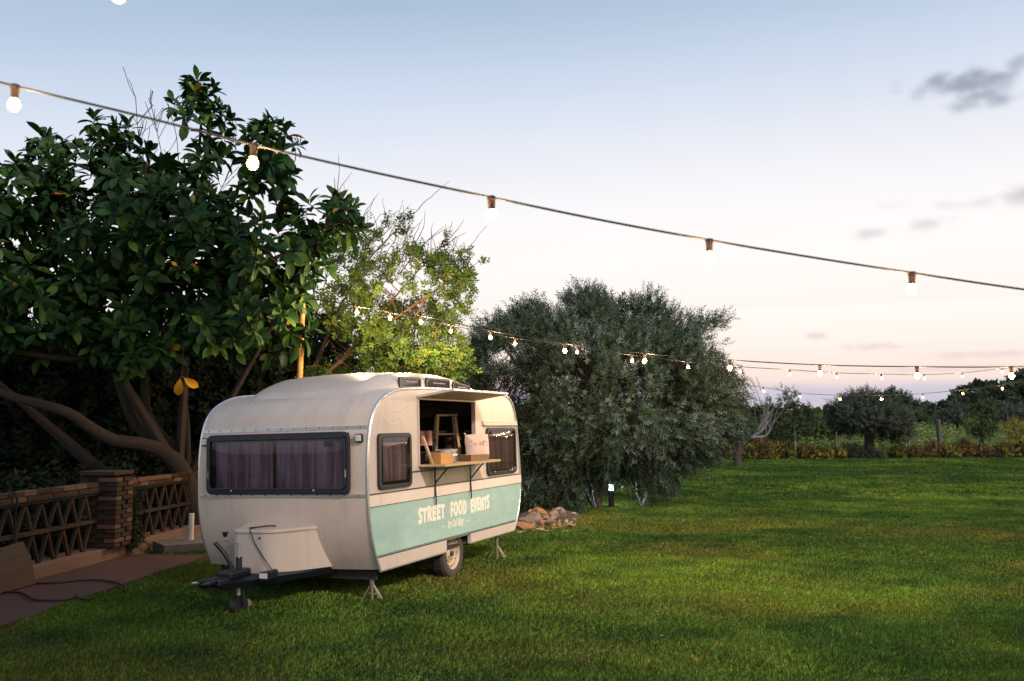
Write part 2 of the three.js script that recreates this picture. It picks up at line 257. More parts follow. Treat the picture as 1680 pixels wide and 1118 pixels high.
const branchMesh = (N, keep, o, sides = 6, rMax = 9) => {
  const pos = [], uv = [], idx = [], t = V3(), u = V3(), w = V3();
  const chain = (start) => { const c = []; if (N[start].parent >= 0) c.push(N[start].parent); let i = start; while (i >= 0) { c.push(i); i = N[i].best; } return c; };
  const heads = []; N.forEach((n, i) => { if (n.parent < 0 || N[n.parent].best !== i) heads.push(i); });
  for (const hd of heads) {
    const c = chain(hd).filter((i) => keep(N[i]) || i === hd); if (c.length < 2) continue; const base = pos.length / 3, S = N[hd].r > .03 ? sides + 3 : N[hd].r > .012 ? sides : 4; let L = 0;
    u.set(.3, .1, 1).normalize();
    c.forEach((i, k) => {
      const n = N[i], a = N[c[Math.max(0, k - 1)]].p, b = N[c[Math.min(c.length - 1, k + 1)]].p; t.copy(b).sub(a); if (t.lengthSq() < 1e-9) t.set(0, 1, 0); t.normalize(); u.addScaledVector(t, -u.dot(t)); if (u.lengthSq() < 1e-6) u.set(1, .2, .1).addScaledVector(t, -t.x); u.normalize(); w.crossVectors(t, u);
      const rr = Math.min(rMax, k === 0 && N[hd].parent >= 0 ? Math.min(n.r, N[hd].r * 1.15) : n.r); if (k) L += a.distanceTo(n.p);
      for (let s = 0; s <= S; s++) { const f = s / S * 6.2832, cs = Math.cos(f) * rr, sn = Math.sin(f) * rr; pos.push(n.p.x + u.x * cs + w.x * sn - o.x, n.p.y + u.y * cs + w.y * sn - o.y, n.p.z + u.z * cs + w.z * sn - o.z); uv.push(s / S * .5, L); if (s < S && k < c.length - 1) { const q = base + k * (S + 1) + s; idx.push(q, q + 1, q + S + 1, q + 1, q + S + 2, q + S + 1); } }
    });
  }
  const g = new THREE.BufferGeometry(); g.setAttribute('position', new THREE.Float32BufferAttribute(pos, 3)); g.setAttribute('uv', new THREE.Float32BufferAttribute(uv, 2)); g.setIndex(idx); g.computeVertexNormals(); return g;
};
// one leaf: along +y, unit length; folded along the midrib, arching back
const leafGeo = (wide, fold, arch, wideAt = .55, seg = 5, stalk = .1) => {
  const pos = [], idx = []; for (let k = 0; k <= seg; k++) { const t = k / seg, y = stalk + (1 - stalk) * t, s = t <= wideAt ? Math.sin(t / wideAt * Math.PI / 2) ** .8 : Math.cos((t - wideAt) / (1 - wideAt) * Math.PI / 2) ** .75, w = wide / 2 * Math.max(s, k === 0 ? .06 : .02), z = -arch * t * t; pos.push(-w, y, z + w * fold, 0, y, z, w, y, z + w * fold); if (k < seg) { const b = k * 3; idx.push(b, b + 1, b + 3, b + 1, b + 4, b + 3, b + 1, b + 2, b + 4, b + 2, b + 5, b + 4); } }
  if (stalk > .02) { const b = pos.length / 3; pos.push(-.012, 0, 0, .012, 0, 0); idx.push(b, b + 1, 1); }
  const g = new THREE.BufferGeometry(); g.setAttribute('position', new THREE.Float32BufferAttribute(pos, 3)); g.setIndex(idx); g.computeVertexNormals(); return g;
};
const placeLeaf = (g, p, dir, nrm, s) => { const y = dir.clone().normalize(), x = V3().crossVectors(y, nrm).normalize(), z = V3().crossVectors(x, y); return g.clone().applyMatrix4(new THREE.Matrix4().makeBasis(x, y, z).scale(V3(s, s, s)).setPosition(p)); };
const rndDir = (r) => { const z = r() * 2 - 1, a = r() * 6.283, q = Math.sqrt(1 - z * z); return V3(q * Math.cos(a), z, q * Math.sin(a)); };
// a leafy shoot along +y, unit = metres
const sprig = (seed, len, n, leafLen, leaf, spread = .9, stemR = .0018) => { const r = rng(seed), a = [cyl(stemR, stemR * .6, V3(0, 0, 0), V3(0, len, 0), 3)]; a[0].deleteAttribute('uv'); for (let k = 0; k < n; k++) { const t = (k + .5) / n, f = k * 2.4 + r(), d = V3(Math.cos(f) * spread, .75 + .5 * r(), Math.sin(f) * spread).normalize(), nn = V3(-d.x * d.y, 1, -d.z * d.y).add(rndDir(r).multiplyScalar(.4)); a.push(placeLeaf(leaf, V3(0, t * len, 0), d, nn, leafLen * (.7 + .5 * r()) * (1 - .35 * t * t))); } return mergeGeometries(a.map((g) => { const q = g.index ? g.toNonIndexed() : g; q.deleteAttribute('uv'); return q; })); };
const LF = { olive: leafGeo(.27, .3, .10, .5, 2, 0), broad: leafGeo(.55, .25, .15, .45, 2, .05), round: leafGeo(.75, .2, .12, .5, 2, .05), long: leafGeo(.3, .3, .25, .4, 3, .04) };
const SHOOT = { olive: sprig(3, .24, 15, .078, LF.olive, 1.25, .0014), olive2: sprig(4, .34, 18, .072, LF.olive, 1.0, .0014), broad: sprig(5, .24, 10, .085, LF.broad, 1.2), small: sprig(6, .16, 12, .036, LF.round, 1.2, .0014), dark: sprig(7, .34, 12, .13, LF.broad, 1.2, .003), needle: sprig(8, .14, 26, .03, leafGeo(.14, .2, .05, .5, 1, 0), .7, .0012), far: sprig(9, .5, 16, .16, LF.broad, 1.3, .004) };
const M4 = new THREE.Matrix4();
const qTo = (dir, roll) => new THREE.Quaternion().setFromUnitVectors(V3(0, 1, 0), dir).multiply(new THREE.Quaternion().setFromAxisAngle(V3(0, 1, 0), roll));
// leafy shoots over the twigs of a grown skeleton
const dress = (N, o, n, { seed = 1, thin = .012, jitter = .12, scale = 1, droop = 0, out = .6, up = .25, center, cols, gapF = 1.1, gap = 0 }) => {
  const r = rng(seed), tw = N.filter((m) => m.r <= thin && m.parent >= 0), list = []; if (!tw.length) return list; let guard = 0;
  while (list.length < n && guard++ < n * 6) {
    const m = tw[r() * tw.length | 0], p = m.p.clone().add(rndDir(r).multiplyScalar(jitter * r())), d = m.p.clone().sub(m.pp).normalize().multiplyScalar(.6).add(rndDir(r).multiplyScalar(.75)); if (gap && fbm(p.x * gapF + 11, p.y * gapF + p.z * .8, 2) < gap) continue;
    if (center) d.addScaledVector(p.clone().sub(center).normalize(), out); const dr = typeof droop === 'function' ? droop(p) : droop; d.y += up - dr * 1.6; d.normalize();
    const c = cols[r() * cols.length | 0], k = .75 + .5 * r(), s = scale * (.7 + .6 * r()); if (p.y < .05) continue;
    list.push([p.sub(o), qTo(d, r() * 6.283), V3(s, s, s), [c[0] * k, c[1] * k, c[2] * k]]);
  }
  return list;
};
const blob = (px, py, dep, rx, ry, rz, n) => [P(px, py, dep), rx * dep / FPX, ry * dep / FPX, rz, n];

// ---- the big-leaved tree over the wall
{
  const base = V3(-5.22, 0, -14.4), t = thing('rubber_tree', 'large dark tree with big glossy leaves leaning over the wall beside the caravan', 'tree', base);
  const L = (a, from, r) => ({ pts: a.map(([x, y, d]) => P(x, y, d)), from, r });
  const limbs = [
    { pts: [base, ...[[318, 850, 14.3], [308, 800, 14.2], [290, 762, 14.0], [262, 738, 13.8]].map((q) => P(...q))], r: [.14, .115] },
    L([[262, 738, 13.8], [225, 728, 13.6], [190, 724, 13.5], [152, 705, 13.3], [112, 678, 13.1], [60, 662, 13], [-10, 640, 12.9], [-60, 590, 12.9]], 0, [.105, .035]),
    L([[290, 762, 14.0], [258, 735, 14.1], [236, 712, 14.1], [215, 684, 14.0], [200, 640, 13.9], [189, 605, 13.8], [180, 580, 13.8], [168, 562, 13.8], [142, 540, 13.7], [112, 503, 13.6], [92, 478, 13.5], [60, 420, 13.4]], 0, [.095, .025]),
    L([[180, 582, 13.8], [150, 587, 13.6], [110, 588, 13.4], [55, 582, 13.2], [0, 570, 13.1]], 0, [.055, .025]),
    L([[186, 590, 13.8], [200, 555, 14], [214, 520, 14.1], [226, 440, 14.2], [235, 350, 14.2], [240, 270, 14.2]], 0),
    L([[168, 562, 13.8], [150, 520, 14.2], [135, 480, 14.3], [122, 400, 14.3], [112, 300, 14.3]], 0),
    L([[300, 780, 14.2], [270, 720, 14.5], [246, 690, 14.6], [238, 600, 14.7], [270, 500, 14.6], [310, 380, 14.4], [325, 260, 14.3], [332, 170, 14.3]], 0, [.075, .015]),
    L([[308, 800, 14.2], [306, 700, 14.4], [300, 600, 14.2], [318, 560, 14], [345, 495, 13.8], [372, 478, 13.7], [420, 440, 13.6], [500, 400, 13.6], [560, 360, 13.6]], 0, [.055, .02]),
    L([[345, 495, 13.8], [362, 420, 13.8], [400, 330, 13.8], [440, 240, 13.9]], 0),
    L([[112, 590, 13.4], [80, 520, 13.2], [30, 440, 13.2], [-10, 360, 13.2]], 0),
  ];
  const blobs = [blob(230, 400, 14, 200, 130, 1.6, 330), blob(330, 220, 14.3, 48, 85, .8, 62), blob(235, 270, 14.2, 55, 75, .9, 60), blob(115, 285, 14, 85, 70, 1.0, 72), blob(440, 260, 13.9, 52, 75, .8, 62), blob(540, 365, 13.7, 62, 48, .7, 50), blob(25, 360, 13.4, 90, 105, 1.2, 120), blob(450, 430, 13.7, 90, 70, 1.1, 90), blob(430, 530, 13.9, 95, 55, 1.0, 75), blob(50, 500, 13.2, 110, 75, 1.2, 90), blob(-70, 420, 13, 90, 160, 1.2, 80), blob(210, 545, 13.8, 130, 50, 1.0, 55), blob(238, 590, 13.2, 30, 24, .3, 12), blob(335, 540, 13.4, 40, 40, .5, 18), blob(180, 215, 14.2, 40, 35, .5, 18), blob(330, 155, 14.3, 30, 25, .3, 12)];
  const N = grow(limbs, blobPoints(blobs.map((q) => [...q.slice(0, 4), q[4] * 1.28]), 21, .30), { step: .16, kill: .2, tip: .0065, pow: 2.5, up: .05 }, 4);
  const o = base; part('trunk', branchMesh(N, (n) => n.r > .02, o, 8, .18), M.bark, t); part('branches', branchMesh(N, (n) => n.r <= .024, o, 5), M.bark, t);
  const gs = [leafGeo(.40, .42, .22, .62, 5, .12), leafGeo(.44, .28, .36, .64, 5, .12), leafGeo(.35, .55, .15, .58, 5, .12)], r = rng(8), all = [];
  const cm = P(230, 440, 14.6); let tips = N.filter((n) => n.kids === 0);
  const extra = N.filter((n) => n.kids > 0 && n.r < .014 && r() < .5);
  for (const n of [...tips, ...extra]) {
    const par = N[n.parent]; let ax = n.p.clone().sub(par.p).normalize().multiplyScalar(.8); ax.addScaledVector(n.p.clone().sub(cm).normalize(), .35); ax.y += .75; ax.x += (r() - .5) * .6; ax.z += (r() - .5) * .5 + .1; ax.normalize();
    const e1 = V3().crossVectors(ax, V3(.3, .2, .9)).normalize(), e2 = V3().crossVectors(ax, e1), cnt = 8 + (r() * 7 | 0), f0 = r() * 6.28, big = .8 + .45 * r();
    for (let k = 0; k < cnt; k++) {
      const th = (14 + 100 * (k / cnt) ** .85 + (r() - .5) * 18) * D, f = f0 + k * 2.4, rad = e1.clone().multiplyScalar(Math.cos(f)).addScaledVector(e2, Math.sin(f));
      const d = ax.clone().multiplyScalar(Math.cos(th)).addScaledVector(rad, Math.sin(th)); d.y -= .16 * (k / cnt); d.normalize(); const nn = ax.clone().multiplyScalar(Math.sin(th)).addScaledVector(rad, -Math.cos(th)).add(rndDir(r).multiplyScalar(.25));
      const s = (.19 + .13 * r()) * big * (.8 + .35 * k / cnt), p = n.p.clone().addScaledVector(ax, -.10 * (k / cnt));
      const y = r(), kk = .75 + .5 * r(); let c = y < .06 ? [.075, .15, .02] : y < .22 ? [.030, .082, .012] : y < .224 ? [.40, .22, .02] : [.015, .048, .011]; c = c.map((v) => v * kk);
      const Y = d, X = V3().crossVectors(Y, nn).normalize(), Z = V3().crossVectors(X, Y); const q = new THREE.Quaternion().setFromRotationMatrix(M4.makeBasis(X, Y, Z));
      all.push([p.sub(o), q, V3(s, s, s), c, k % 3]);
    }
  }
  all.forEach((l) => { const w = l[0].clone().add(o); l[5] = w.length() - .5 * l[2].x * 10 + (w.y < 1.6 ? 3 : 0); }); all.sort((a, b) => a[5] - b[5]);
  const tints = [[.013, .044, .010], [.030, .08, .014], [.019, .056, .012], [.068, .135, .02], [.36, .2, .02]], mats = tints.map((c) => phys(c, .5, { specularIntensity: .45 }));
  all.slice(0, 298).forEach(([p, q, s, c, v]) => { let b = 0, m = 9; tints.forEach((a, i) => { const d = Math.abs(a[0] - c[0]) + Math.abs(a[1] - c[1]); if (d < m) { m = d; b = i; } }); const lf = part('leaf', gs[v], mats[b], t); lf.position.copy(p); lf.quaternion.copy(q); lf.scale.copy(s); });
  const rest = all.slice(298), mw = phys([1, 1, 1], .5, { specularIntensity: .45 });
  for (let v = 0; v < 3; v++) instances('foliage', gs[v], mw, rest.filter((l) => l[4] === v).map((l) => l.slice(0, 4)), t);
  // the two yellowed leaves hanging low on a thread of a stalk
  const top = P(299, 560, 13), low = P(297, 618, 13);
  part('stalk', tube([top, P(301, 590, 13), low].map((p) => p.sub(o)), .005, 12, 5), M.bark, t);
  for (const [dx, rz, s] of [[0, 2.95, .30], [.02, 4.0, .28]]) { const lf = part('leaf', gs[1], std([.62, .30, .015], .5), t); lf.userData.label = 'yellowed leaf hanging below the crown'; lf.position.copy(low).add(V3(dx, 0, .02)); lf.rotation.set(.2, .3, rz); lf.scale.setScalar(s); }
  console.log('rubber leaves', all.length, 'nodes', N.length);
}
// ---- thin light-green tree behind the caravan, bare shoots on top
{
  const base = V3(-3.9, 0, -16.2), t = thing('deciduous_tree', 'slender tree with small yellow green leaves and bare upper shoots behind the caravan roof', 'tree', base), o = base, L = (a, from) => ({ pts: a.map(([x, y, d]) => P(x, y, d)), from });
  const limbs = [{ pts: [base, P(478, 800, 16.2), P(482, 700, 16), P(500, 650, 16)] }, L([[500, 650, 16], [540, 610, 15.8], [600, 560, 15.6], [680, 500, 15.5], [740, 460, 15.4], [785, 430, 15.3]], 0), L([[490, 670, 16], [520, 590, 16.2], [560, 500, 16.3], [610, 420, 16.3], [680, 350, 16.3]], 0), L([[500, 650, 16], [570, 625, 15.5], [650, 605, 15.2], [740, 590, 15]], 0), L([[560, 590, 15.8], [620, 520, 15.8], [690, 440, 15.8], [730, 400, 15.8]], 0), L([[500, 640, 16], [515, 540, 16.5], [540, 430, 16.6], [550, 320, 16.6]], 0)];
  const N = grow(limbs, blobPoints([blob(690, 480, 15.5, 95, 70, 1, 170), blob(740, 450, 15.3, 50, 40, .5, 50), blob(600, 520, 15.8, 90, 80, 1.1, 170), blob(690, 590, 15.2, 75, 40, .7, 120), blob(570, 600, 15.6, 80, 40, .8, 70), blob(620, 420, 16.2, 80, 60, .8, 90), blob(730, 540, 15.2, 40, 45, .5, 50), blob(650, 570, 15.2, 60, 45, .6, 60), blob(560, 520, 15.8, 60, 60, .7, 80), blob(720, 600, 15, 55, 30, .5, 60)], 31, .34, 1.3), { step: .13, kill: .17, tip: .004, pow: 2.2, up: .06 }, 6);
  const r = rng(19), shoots = N.filter((n) => n.p.y > P(0, 450, 16).y && n.r < .02); 
  for (let k = 0; k < 90 && shoots.length; k++) { const s0 = shoots[r() * shoots.length | 0]; let i = N.indexOf(s0), d = V3((r() - .25) * 1.5, 1, (r() - .5) * .9).normalize(); const len = 3 + (r() * 6 | 0); for (let q = 0; q < len; q++) { d.x += (r() - .5) * .55; d.z += (r() - .5) * .4; d.normalize(); N.push({ p: N[i].p.clone().addScaledVector(d, .11), parent: i, kids: 0, r: .0055 * (1 - q / len) + .002, best: -1, bare: true }); if (q > 0) N[i].best = N.length - 1; i = N.length - 1; } }
  part('trunk', branchMesh(N, (n) => n.r > .016, o, 7, .11), std([.22, .12, .075], .9, { map: tBark, bumpMap: tBark, bumpScale: .01 }), t); part('branches', branchMesh(N, (n) => n.r <= .02, o, 4), std([.17, .095, .065], .9), t);
  const cen = P(620, 560, 16), leafy = N.filter((n) => !n.bare), cols = [[.085, .15, .018], [.06, .12, .016], [.14, .19, .02], [.045, .095, .015]];
  const list = dress(leafy, o, 5000, { seed: 3, thin: .008, jitter: .16, scale: .95, center: cen, cols, out: .4, up: .1, gap: .40 }).filter((l) => { const y = l[0].y + o.y; return y < 3.7 || r() < .85 - .32 * (y - 3.7); });
  instances('foliage', sprig(15, .15, 8, .080, leafGeo(.52, .25, .2, .42, 2, .08), 1.25, .0014), leafMat([1, 1, 1], .55, .35), list, t);
}
// ---- the big old olive
{
  const base = G(985, 836), t = thing('olive_tree', 'huge spreading olive tree with drooping grey green shoots behind the rock pile', 'tree', base), o = base, dp = -base.z;
  const L = (a, from) => ({ pts: a.map(([x, y, d]) => P(x, y, dp + d)), from });
  const limbs = [{ pts: [base, P(977, 808, dp), P(986, 786, dp + .1), P(1002, 770, dp + .3), P(1015, 730, dp + .6)] }, { pts: [V3(base.x + .95, 0, base.z - .6), P(1046, 800, dp + .7), P(1050, 765, dp + .7), P(1040, 720, dp + .8)] }, { pts: [V3(base.x - .1, 0, base.z - .2), P(968, 800, dp + .3), P(955, 740, dp + .6)] }, L([[1015, 730, .6], [1010, 640, .9], [1000, 560, .9], [1010, 500, .9]], 0), L([[1040, 720, .8], [1100, 660, .6], [1150, 590, .6]], 0), L([[955, 740, .6], [900, 670, .5], [850, 600, .3], [820, 560, .3]], 0), L([[1015, 700, .7], [960, 620, 0], [930, 560, -.2]], 0), L([[1040, 720, .8], [1130, 720, .3], [1180, 690, .2]], 0)];
  const B = [blob(960, 640, dp + .6, 150, 130, 1.7, 420), blob(1000, 560, dp + .7, 110, 70, 1.4, 260), blob(830, 580, dp + .3, 62, 62, 1.0, 130), blob(1140, 610, dp + .4, 62, 78, 1.1, 190), blob(1175, 670, dp + .2, 45, 60, .8, 100), blob(1115, 715, dp, 70, 50, 1.1, 170), blob(880, 740, dp - .2, 85, 85, 1.2, 260), blob(1000, 715, dp - .5, 100, 60, 1.0, 200), blob(905, 800, dp - .6, 60, 32, .7, 90), blob(1070, 768, dp - .2, 48, 32, .7, 75), blob(1040, 510, dp + .7, 35, 40, .5, 40), blob(960, 505, dp + .8, 40, 30, .5, 30), blob(1170, 560, dp + .3, 28, 35, .5, 26), blob(800, 660, dp + .3, 44, 90, .9, 120), blob(885, 560, dp + .3, 60, 55, .9, 120), blob(1080, 570, dp + .5, 40, 40, .8, 60), blob(1090, 530, dp + .5, 25, 25, .5, 24), blob(775, 600, dp + .3, 26, 36, .5, 34), blob(1210, 640, dp + .1, 26, 34, .5, 36), blob(820, 760, dp + .2, 50, 70, .7, 80)];
  const N = grow(limbs, blobPoints(B, 51, .26), { step: .17, kill: .22, tip: .005, pow: 2.25, up: .0 }, 9);
  part('trunk', branchMesh(N, (n) => n.r > .02, o, 8, .13), M.barkGrey, t); part('branches', branchMesh(N, (n) => n.r <= .024, o, 4), M.barkGrey, t);
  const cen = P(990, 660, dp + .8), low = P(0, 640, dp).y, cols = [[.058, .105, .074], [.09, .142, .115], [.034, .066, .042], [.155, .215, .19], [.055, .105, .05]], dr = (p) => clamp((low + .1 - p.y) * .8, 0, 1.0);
  const mat = leafMat([1, 1, 1], .5, .15);
  instances('foliage', SHOOT.olive, mat, dress(N, o, 21000, { seed: 5, thin: .009, jitter: .34, scale: 1.05, center: cen, cols: cols.map((c) => c.map((v) => v * .8)), droop: (p) => dr(p) * .6, out: .8, up: .35, gap: .40, gapF: 1.25 }), t);
  instances('hanging_shoots', SHOOT.olive2, mat, dress(N.filter((n) => n.p.y < low + .7), o, 6500, { seed: 6, thin: .012, jitter: .4, scale: 1.05, center: cen, cols: [[.028, .042, .020], [.045, .048, .026], [.022, .034, .017]], droop: () => 1.3, out: .35, up: -.1 }), t);  // older brownish shoots, coloured darker as well to imitate shade low in the crown
  console.log('olive nodes', N.length);
}
// ---- bushes and trees made of shoots over ellipsoids
const bush = (name, label, cat, pos, blobs, geo, n, cols, o = {}) => {
  const t = thing(name, label, cat, pos, 0, o.group), r = rng(o.seed || 1 + Math.round(pos.x * 31 + pos.z * 17)), list = [], tot = blobs.reduce((s, b) => s + b[1] * b[2] * 1, 0);
  for (const [c, rx, ry, rz] of blobs) { const m = n * rx * ry / tot; let k = 0, guard = 0; while (k < m && guard++ < m * 8) { const d = rndDir(r), q = .45 + .55 * Math.sqrt(r()), f = .78 + .5 * fbm(d.x * 2 + c.x, d.y * 2 + d.z * 1.7 + c.y, 3); const p = V3(c.x + d.x * rx * q * f, c.y + d.y * ry * q * f, c.z + d.z * rz * q * f); if (p.y < terrainH(p.x, p.z) + .02) continue; const dir = d.clone().add(rndDir(r).multiplyScalar(.8)); dir.y += o.up ?? .4; const cc = cols[r() * cols.length | 0], kk = .75 + .5 * r(), s = (o.scale || 1) * (.7 + .6 * r()); list.push([p.sub(pos), qTo(dir.normalize(), r() * 6.28), V3(s, s, s), cc.map((v) => v * kk)]); k++; } }
  if (o.trunk) { const N = grow(o.trunk.map((pts, i) => ({ pts, from: i ? 0 : -1, r: i ? undefined : [(o.rMax || .25), (o.rMax || .25) * .7] })), blobPoints(blobs.map((b) => [b[0], b[1] * .85, b[2] * .85, b[3] * .85, o.twigs || 60]), 3, .2), { step: .2, kill: .35, tip: .012, pow: 2.2 }, 5); part('trunk', branchMesh(N, () => true, pos, 6, o.rMax || .25), o.bark || M.barkGrey, t); }
  else if (o.stems !== false) { const st = []; for (let k = 0; k < 5; k++) { const b = blobs[k % blobs.length], a = r() * 6.28; st.push(cyl(.015, .006, V3(.06 * Math.cos(a), -.02, .06 * Math.sin(a)), b[0].clone().sub(pos).add(V3((r() - .5) * b[1] * .7, b[2] * .3, (r() - .5) * b[3] * .5)), 5)); } part('stems', st, M.barkDark, t).userData.kind = 'stuff'; }
  instances('foliage', geo, o.mat || LM, list, t); return t;
};
const LM = leafMat([1, 1, 1], .55, .15);
{ // hedge behind wall and caravan, leaves coloured near-black to imitate the shade there
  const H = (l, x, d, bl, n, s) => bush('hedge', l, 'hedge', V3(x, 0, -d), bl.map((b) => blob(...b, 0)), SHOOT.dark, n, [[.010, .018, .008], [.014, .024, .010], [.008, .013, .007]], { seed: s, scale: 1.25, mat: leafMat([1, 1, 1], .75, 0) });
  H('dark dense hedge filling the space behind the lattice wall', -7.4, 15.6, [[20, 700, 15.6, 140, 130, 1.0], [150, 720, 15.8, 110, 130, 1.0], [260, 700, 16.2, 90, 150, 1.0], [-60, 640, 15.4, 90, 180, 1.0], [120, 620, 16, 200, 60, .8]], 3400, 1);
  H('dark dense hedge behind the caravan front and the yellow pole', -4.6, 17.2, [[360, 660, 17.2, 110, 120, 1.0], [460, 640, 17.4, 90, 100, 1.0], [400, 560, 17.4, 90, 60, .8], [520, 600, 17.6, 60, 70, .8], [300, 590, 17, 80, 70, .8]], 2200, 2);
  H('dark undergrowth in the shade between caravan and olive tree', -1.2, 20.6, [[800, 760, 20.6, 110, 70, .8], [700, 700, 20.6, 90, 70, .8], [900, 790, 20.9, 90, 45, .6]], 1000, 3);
  bush('hedge', 'dark low shrubs directly behind the near section of lattice wall', 'hedge', V3(-6.4, 0, -10.6), [8.2, 9.6, 11, 12.4, 13.8].map((zf) => [V3(wallX(zf) - 1.05, .42, -zf), .5, .5, .85]), SHOOT.dark, 1300, [[.010, .018, .008], [.013, .022, .009]], { seed: 4, mat: leafMat([1, 1, 1], .8, 0) });  // added shrubs, leaves coloured near-black so the lattice gaps look shaded
  const yu = thing('yucca', 'dark spiky yucca showing above the caravan roof window', 'plant', V3(-1.05, 0, -17)), ls = [], r = rng(4), lg = leafGeo(.075, .5, .04, .3, 3, .02), top = P(745, 622, 17).sub(yu.position);
  part('stem', cyl(.06, .05, V3(0, 0, 0), top, 8), M.barkDark, yu); for (let k = 0; k < 60; k++) { const d = V3((r() - .5) * 1.4, .5 + r() * .9, (r() - .5) * 1.4).normalize(); ls.push(placeLeaf(lg, top, d, V3(-d.x * d.y, 1, -d.z * d.y), .32 + .2 * r())); } part('leaves', ls, std([.035, .06, .025], .5), yu).userData.kind = 'stuff';
}
{ // added unseen trees, placed out of view to shade path, hedge and near lawn
  const T = (label, x, z, y, rr, h, n, sd) => { const p = V3(x, 0, z); bush('added_shade_tree', label, 'tree', p, [[V3(x, y, z), rr, h, rr], [V3(x - rr * .5, y - .3, z + .6), rr * .6, h * .7, rr * .6], [V3(x + rr * .5, y + .2, z - .3), rr * .6, h * .7, rr * .6]], SHOOT.far, n, [[.04, .065, .02]], { seed: sd, scale: 1, trunk: [[p, V3(x + .1, y * .4, z), V3(x, y * .8, z)]], rMax: .2 }); };
  T('tall added unseen tree behind the camera shading the red path', 4.9, 3.9, 10.6, 2.0, 3.6, 1900, 201);
  T('very tall added unseen tree behind the camera shading the hedge', 7.7, 2.8, 15.8, 2.2, 3.2, 2000, 203);
  T('low added unseen tree beside the camera shading the near right lawn', 9.9, -.3, 4.1, 2.0, 1.4, 1100, 202);
}
{ // leafless little tree whose twigs poke out of the big crown
  const base = V3(-6.0, 0, -15.6), t = thing('bare_tree', 'thin leafless tree poking its twigs above the big dark crown', 'tree', base), r = rng(33);
  const N = grow([{ pts: [base, P(262, 700, 15.6), P(258, 520, 15.6), P(262, 400, 15.6)] }, { pts: [P(262, 400, 15.6), P(245, 300, 15.6), P(228, 230, 15.6), P(222, 160, 15.6)], from: 0 }, { pts: [P(262, 400, 15.6), P(272, 300, 15.6), P(258, 220, 15.6), P(246, 165, 15.6)], from: 0 }, { pts: [P(262, 420, 15.6), P(288, 320, 15.6), P(290, 230, 15.6), P(276, 175, 15.6)], from: 0 }, { pts: [P(262, 420, 15.6), P(350, 330, 15.7), P(385, 250, 15.7), P(380, 190, 15.7)], from: 0 }], [], { step: .12, tip: .006, pow: 2.2 }, 3);
  const src = N.filter((n) => n.p.y > 4.6); for (let k = 0; k < 90; k++) { let i = N.indexOf(src[r() * src.length | 0]), d = V3((r() - .5) * 1.5, .9, (r() - .5) * .8).normalize(); const len = 2 + (r() * 5 | 0); for (let q = 0; q < len; q++) { d.x += (r() - .5) * .35; d.normalize(); N.push({ p: N[i].p.clone().addScaledVector(d, .09), parent: i, kids: 0, r: .005, best: -1 }); if (q) N[i].best = N.length - 1; i = N.length - 1; } }
  part('trunk', branchMesh(N, (n) => n.r > .012, base, 6, .06), M.barkDark, t); part('branches', branchMesh(N, (n) => n.r <= .016, base, 4), M.barkDark, t);
}

// ---------------------------------------------------------------- caravan: local x along its length to the rear, y up, z out of the serving side
const van = thing('food_caravan', 'cream and mint green vintage caravan serving street food from a raised hatch', 'caravan', [-1.335, 0, -8.776]);
{
  const a = 22.27 * D, pi = .146 * D, ro = -1.639 * D, U = V3(Math.sin(a), 0, -Math.cos(a)), Wv = V3(-Math.cos(a), 0, -Math.sin(a)), Y = V3(0, 1, 0);
  const U2 = U.clone().multiplyScalar(Math.cos(pi)).addScaledVector(Y, Math.sin(pi)), V1 = Y.clone().multiplyScalar(Math.cos(pi)).addScaledVector(U, -Math.sin(pi));
  const W2 = Wv.clone().multiplyScalar(Math.cos(ro)).addScaledVector(V1, Math.sin(ro)), V2 = V1.clone().multiplyScalar(Math.cos(ro)).addScaledVector(Wv, -Math.sin(ro));
  van.quaternion.setFromRotationMatrix(new THREE.Matrix4().makeBasis(U2, V2, W2.negate()));
}
van.updateMatrixWorld(true);
const vanPoint = (x, y, z) => V3(x, y, z).applyMatrix4(van.matrixWorld);
const inVan = (name, label, cat, x, y, z, turn = 0) => { const o = thing(name, label, cat, vanPoint(x, y, z)); o.quaternion.copy(van.quaternion).multiply(new THREE.Quaternion().setFromAxisAngle(V3(0, 1, 0), turn)); return o; };
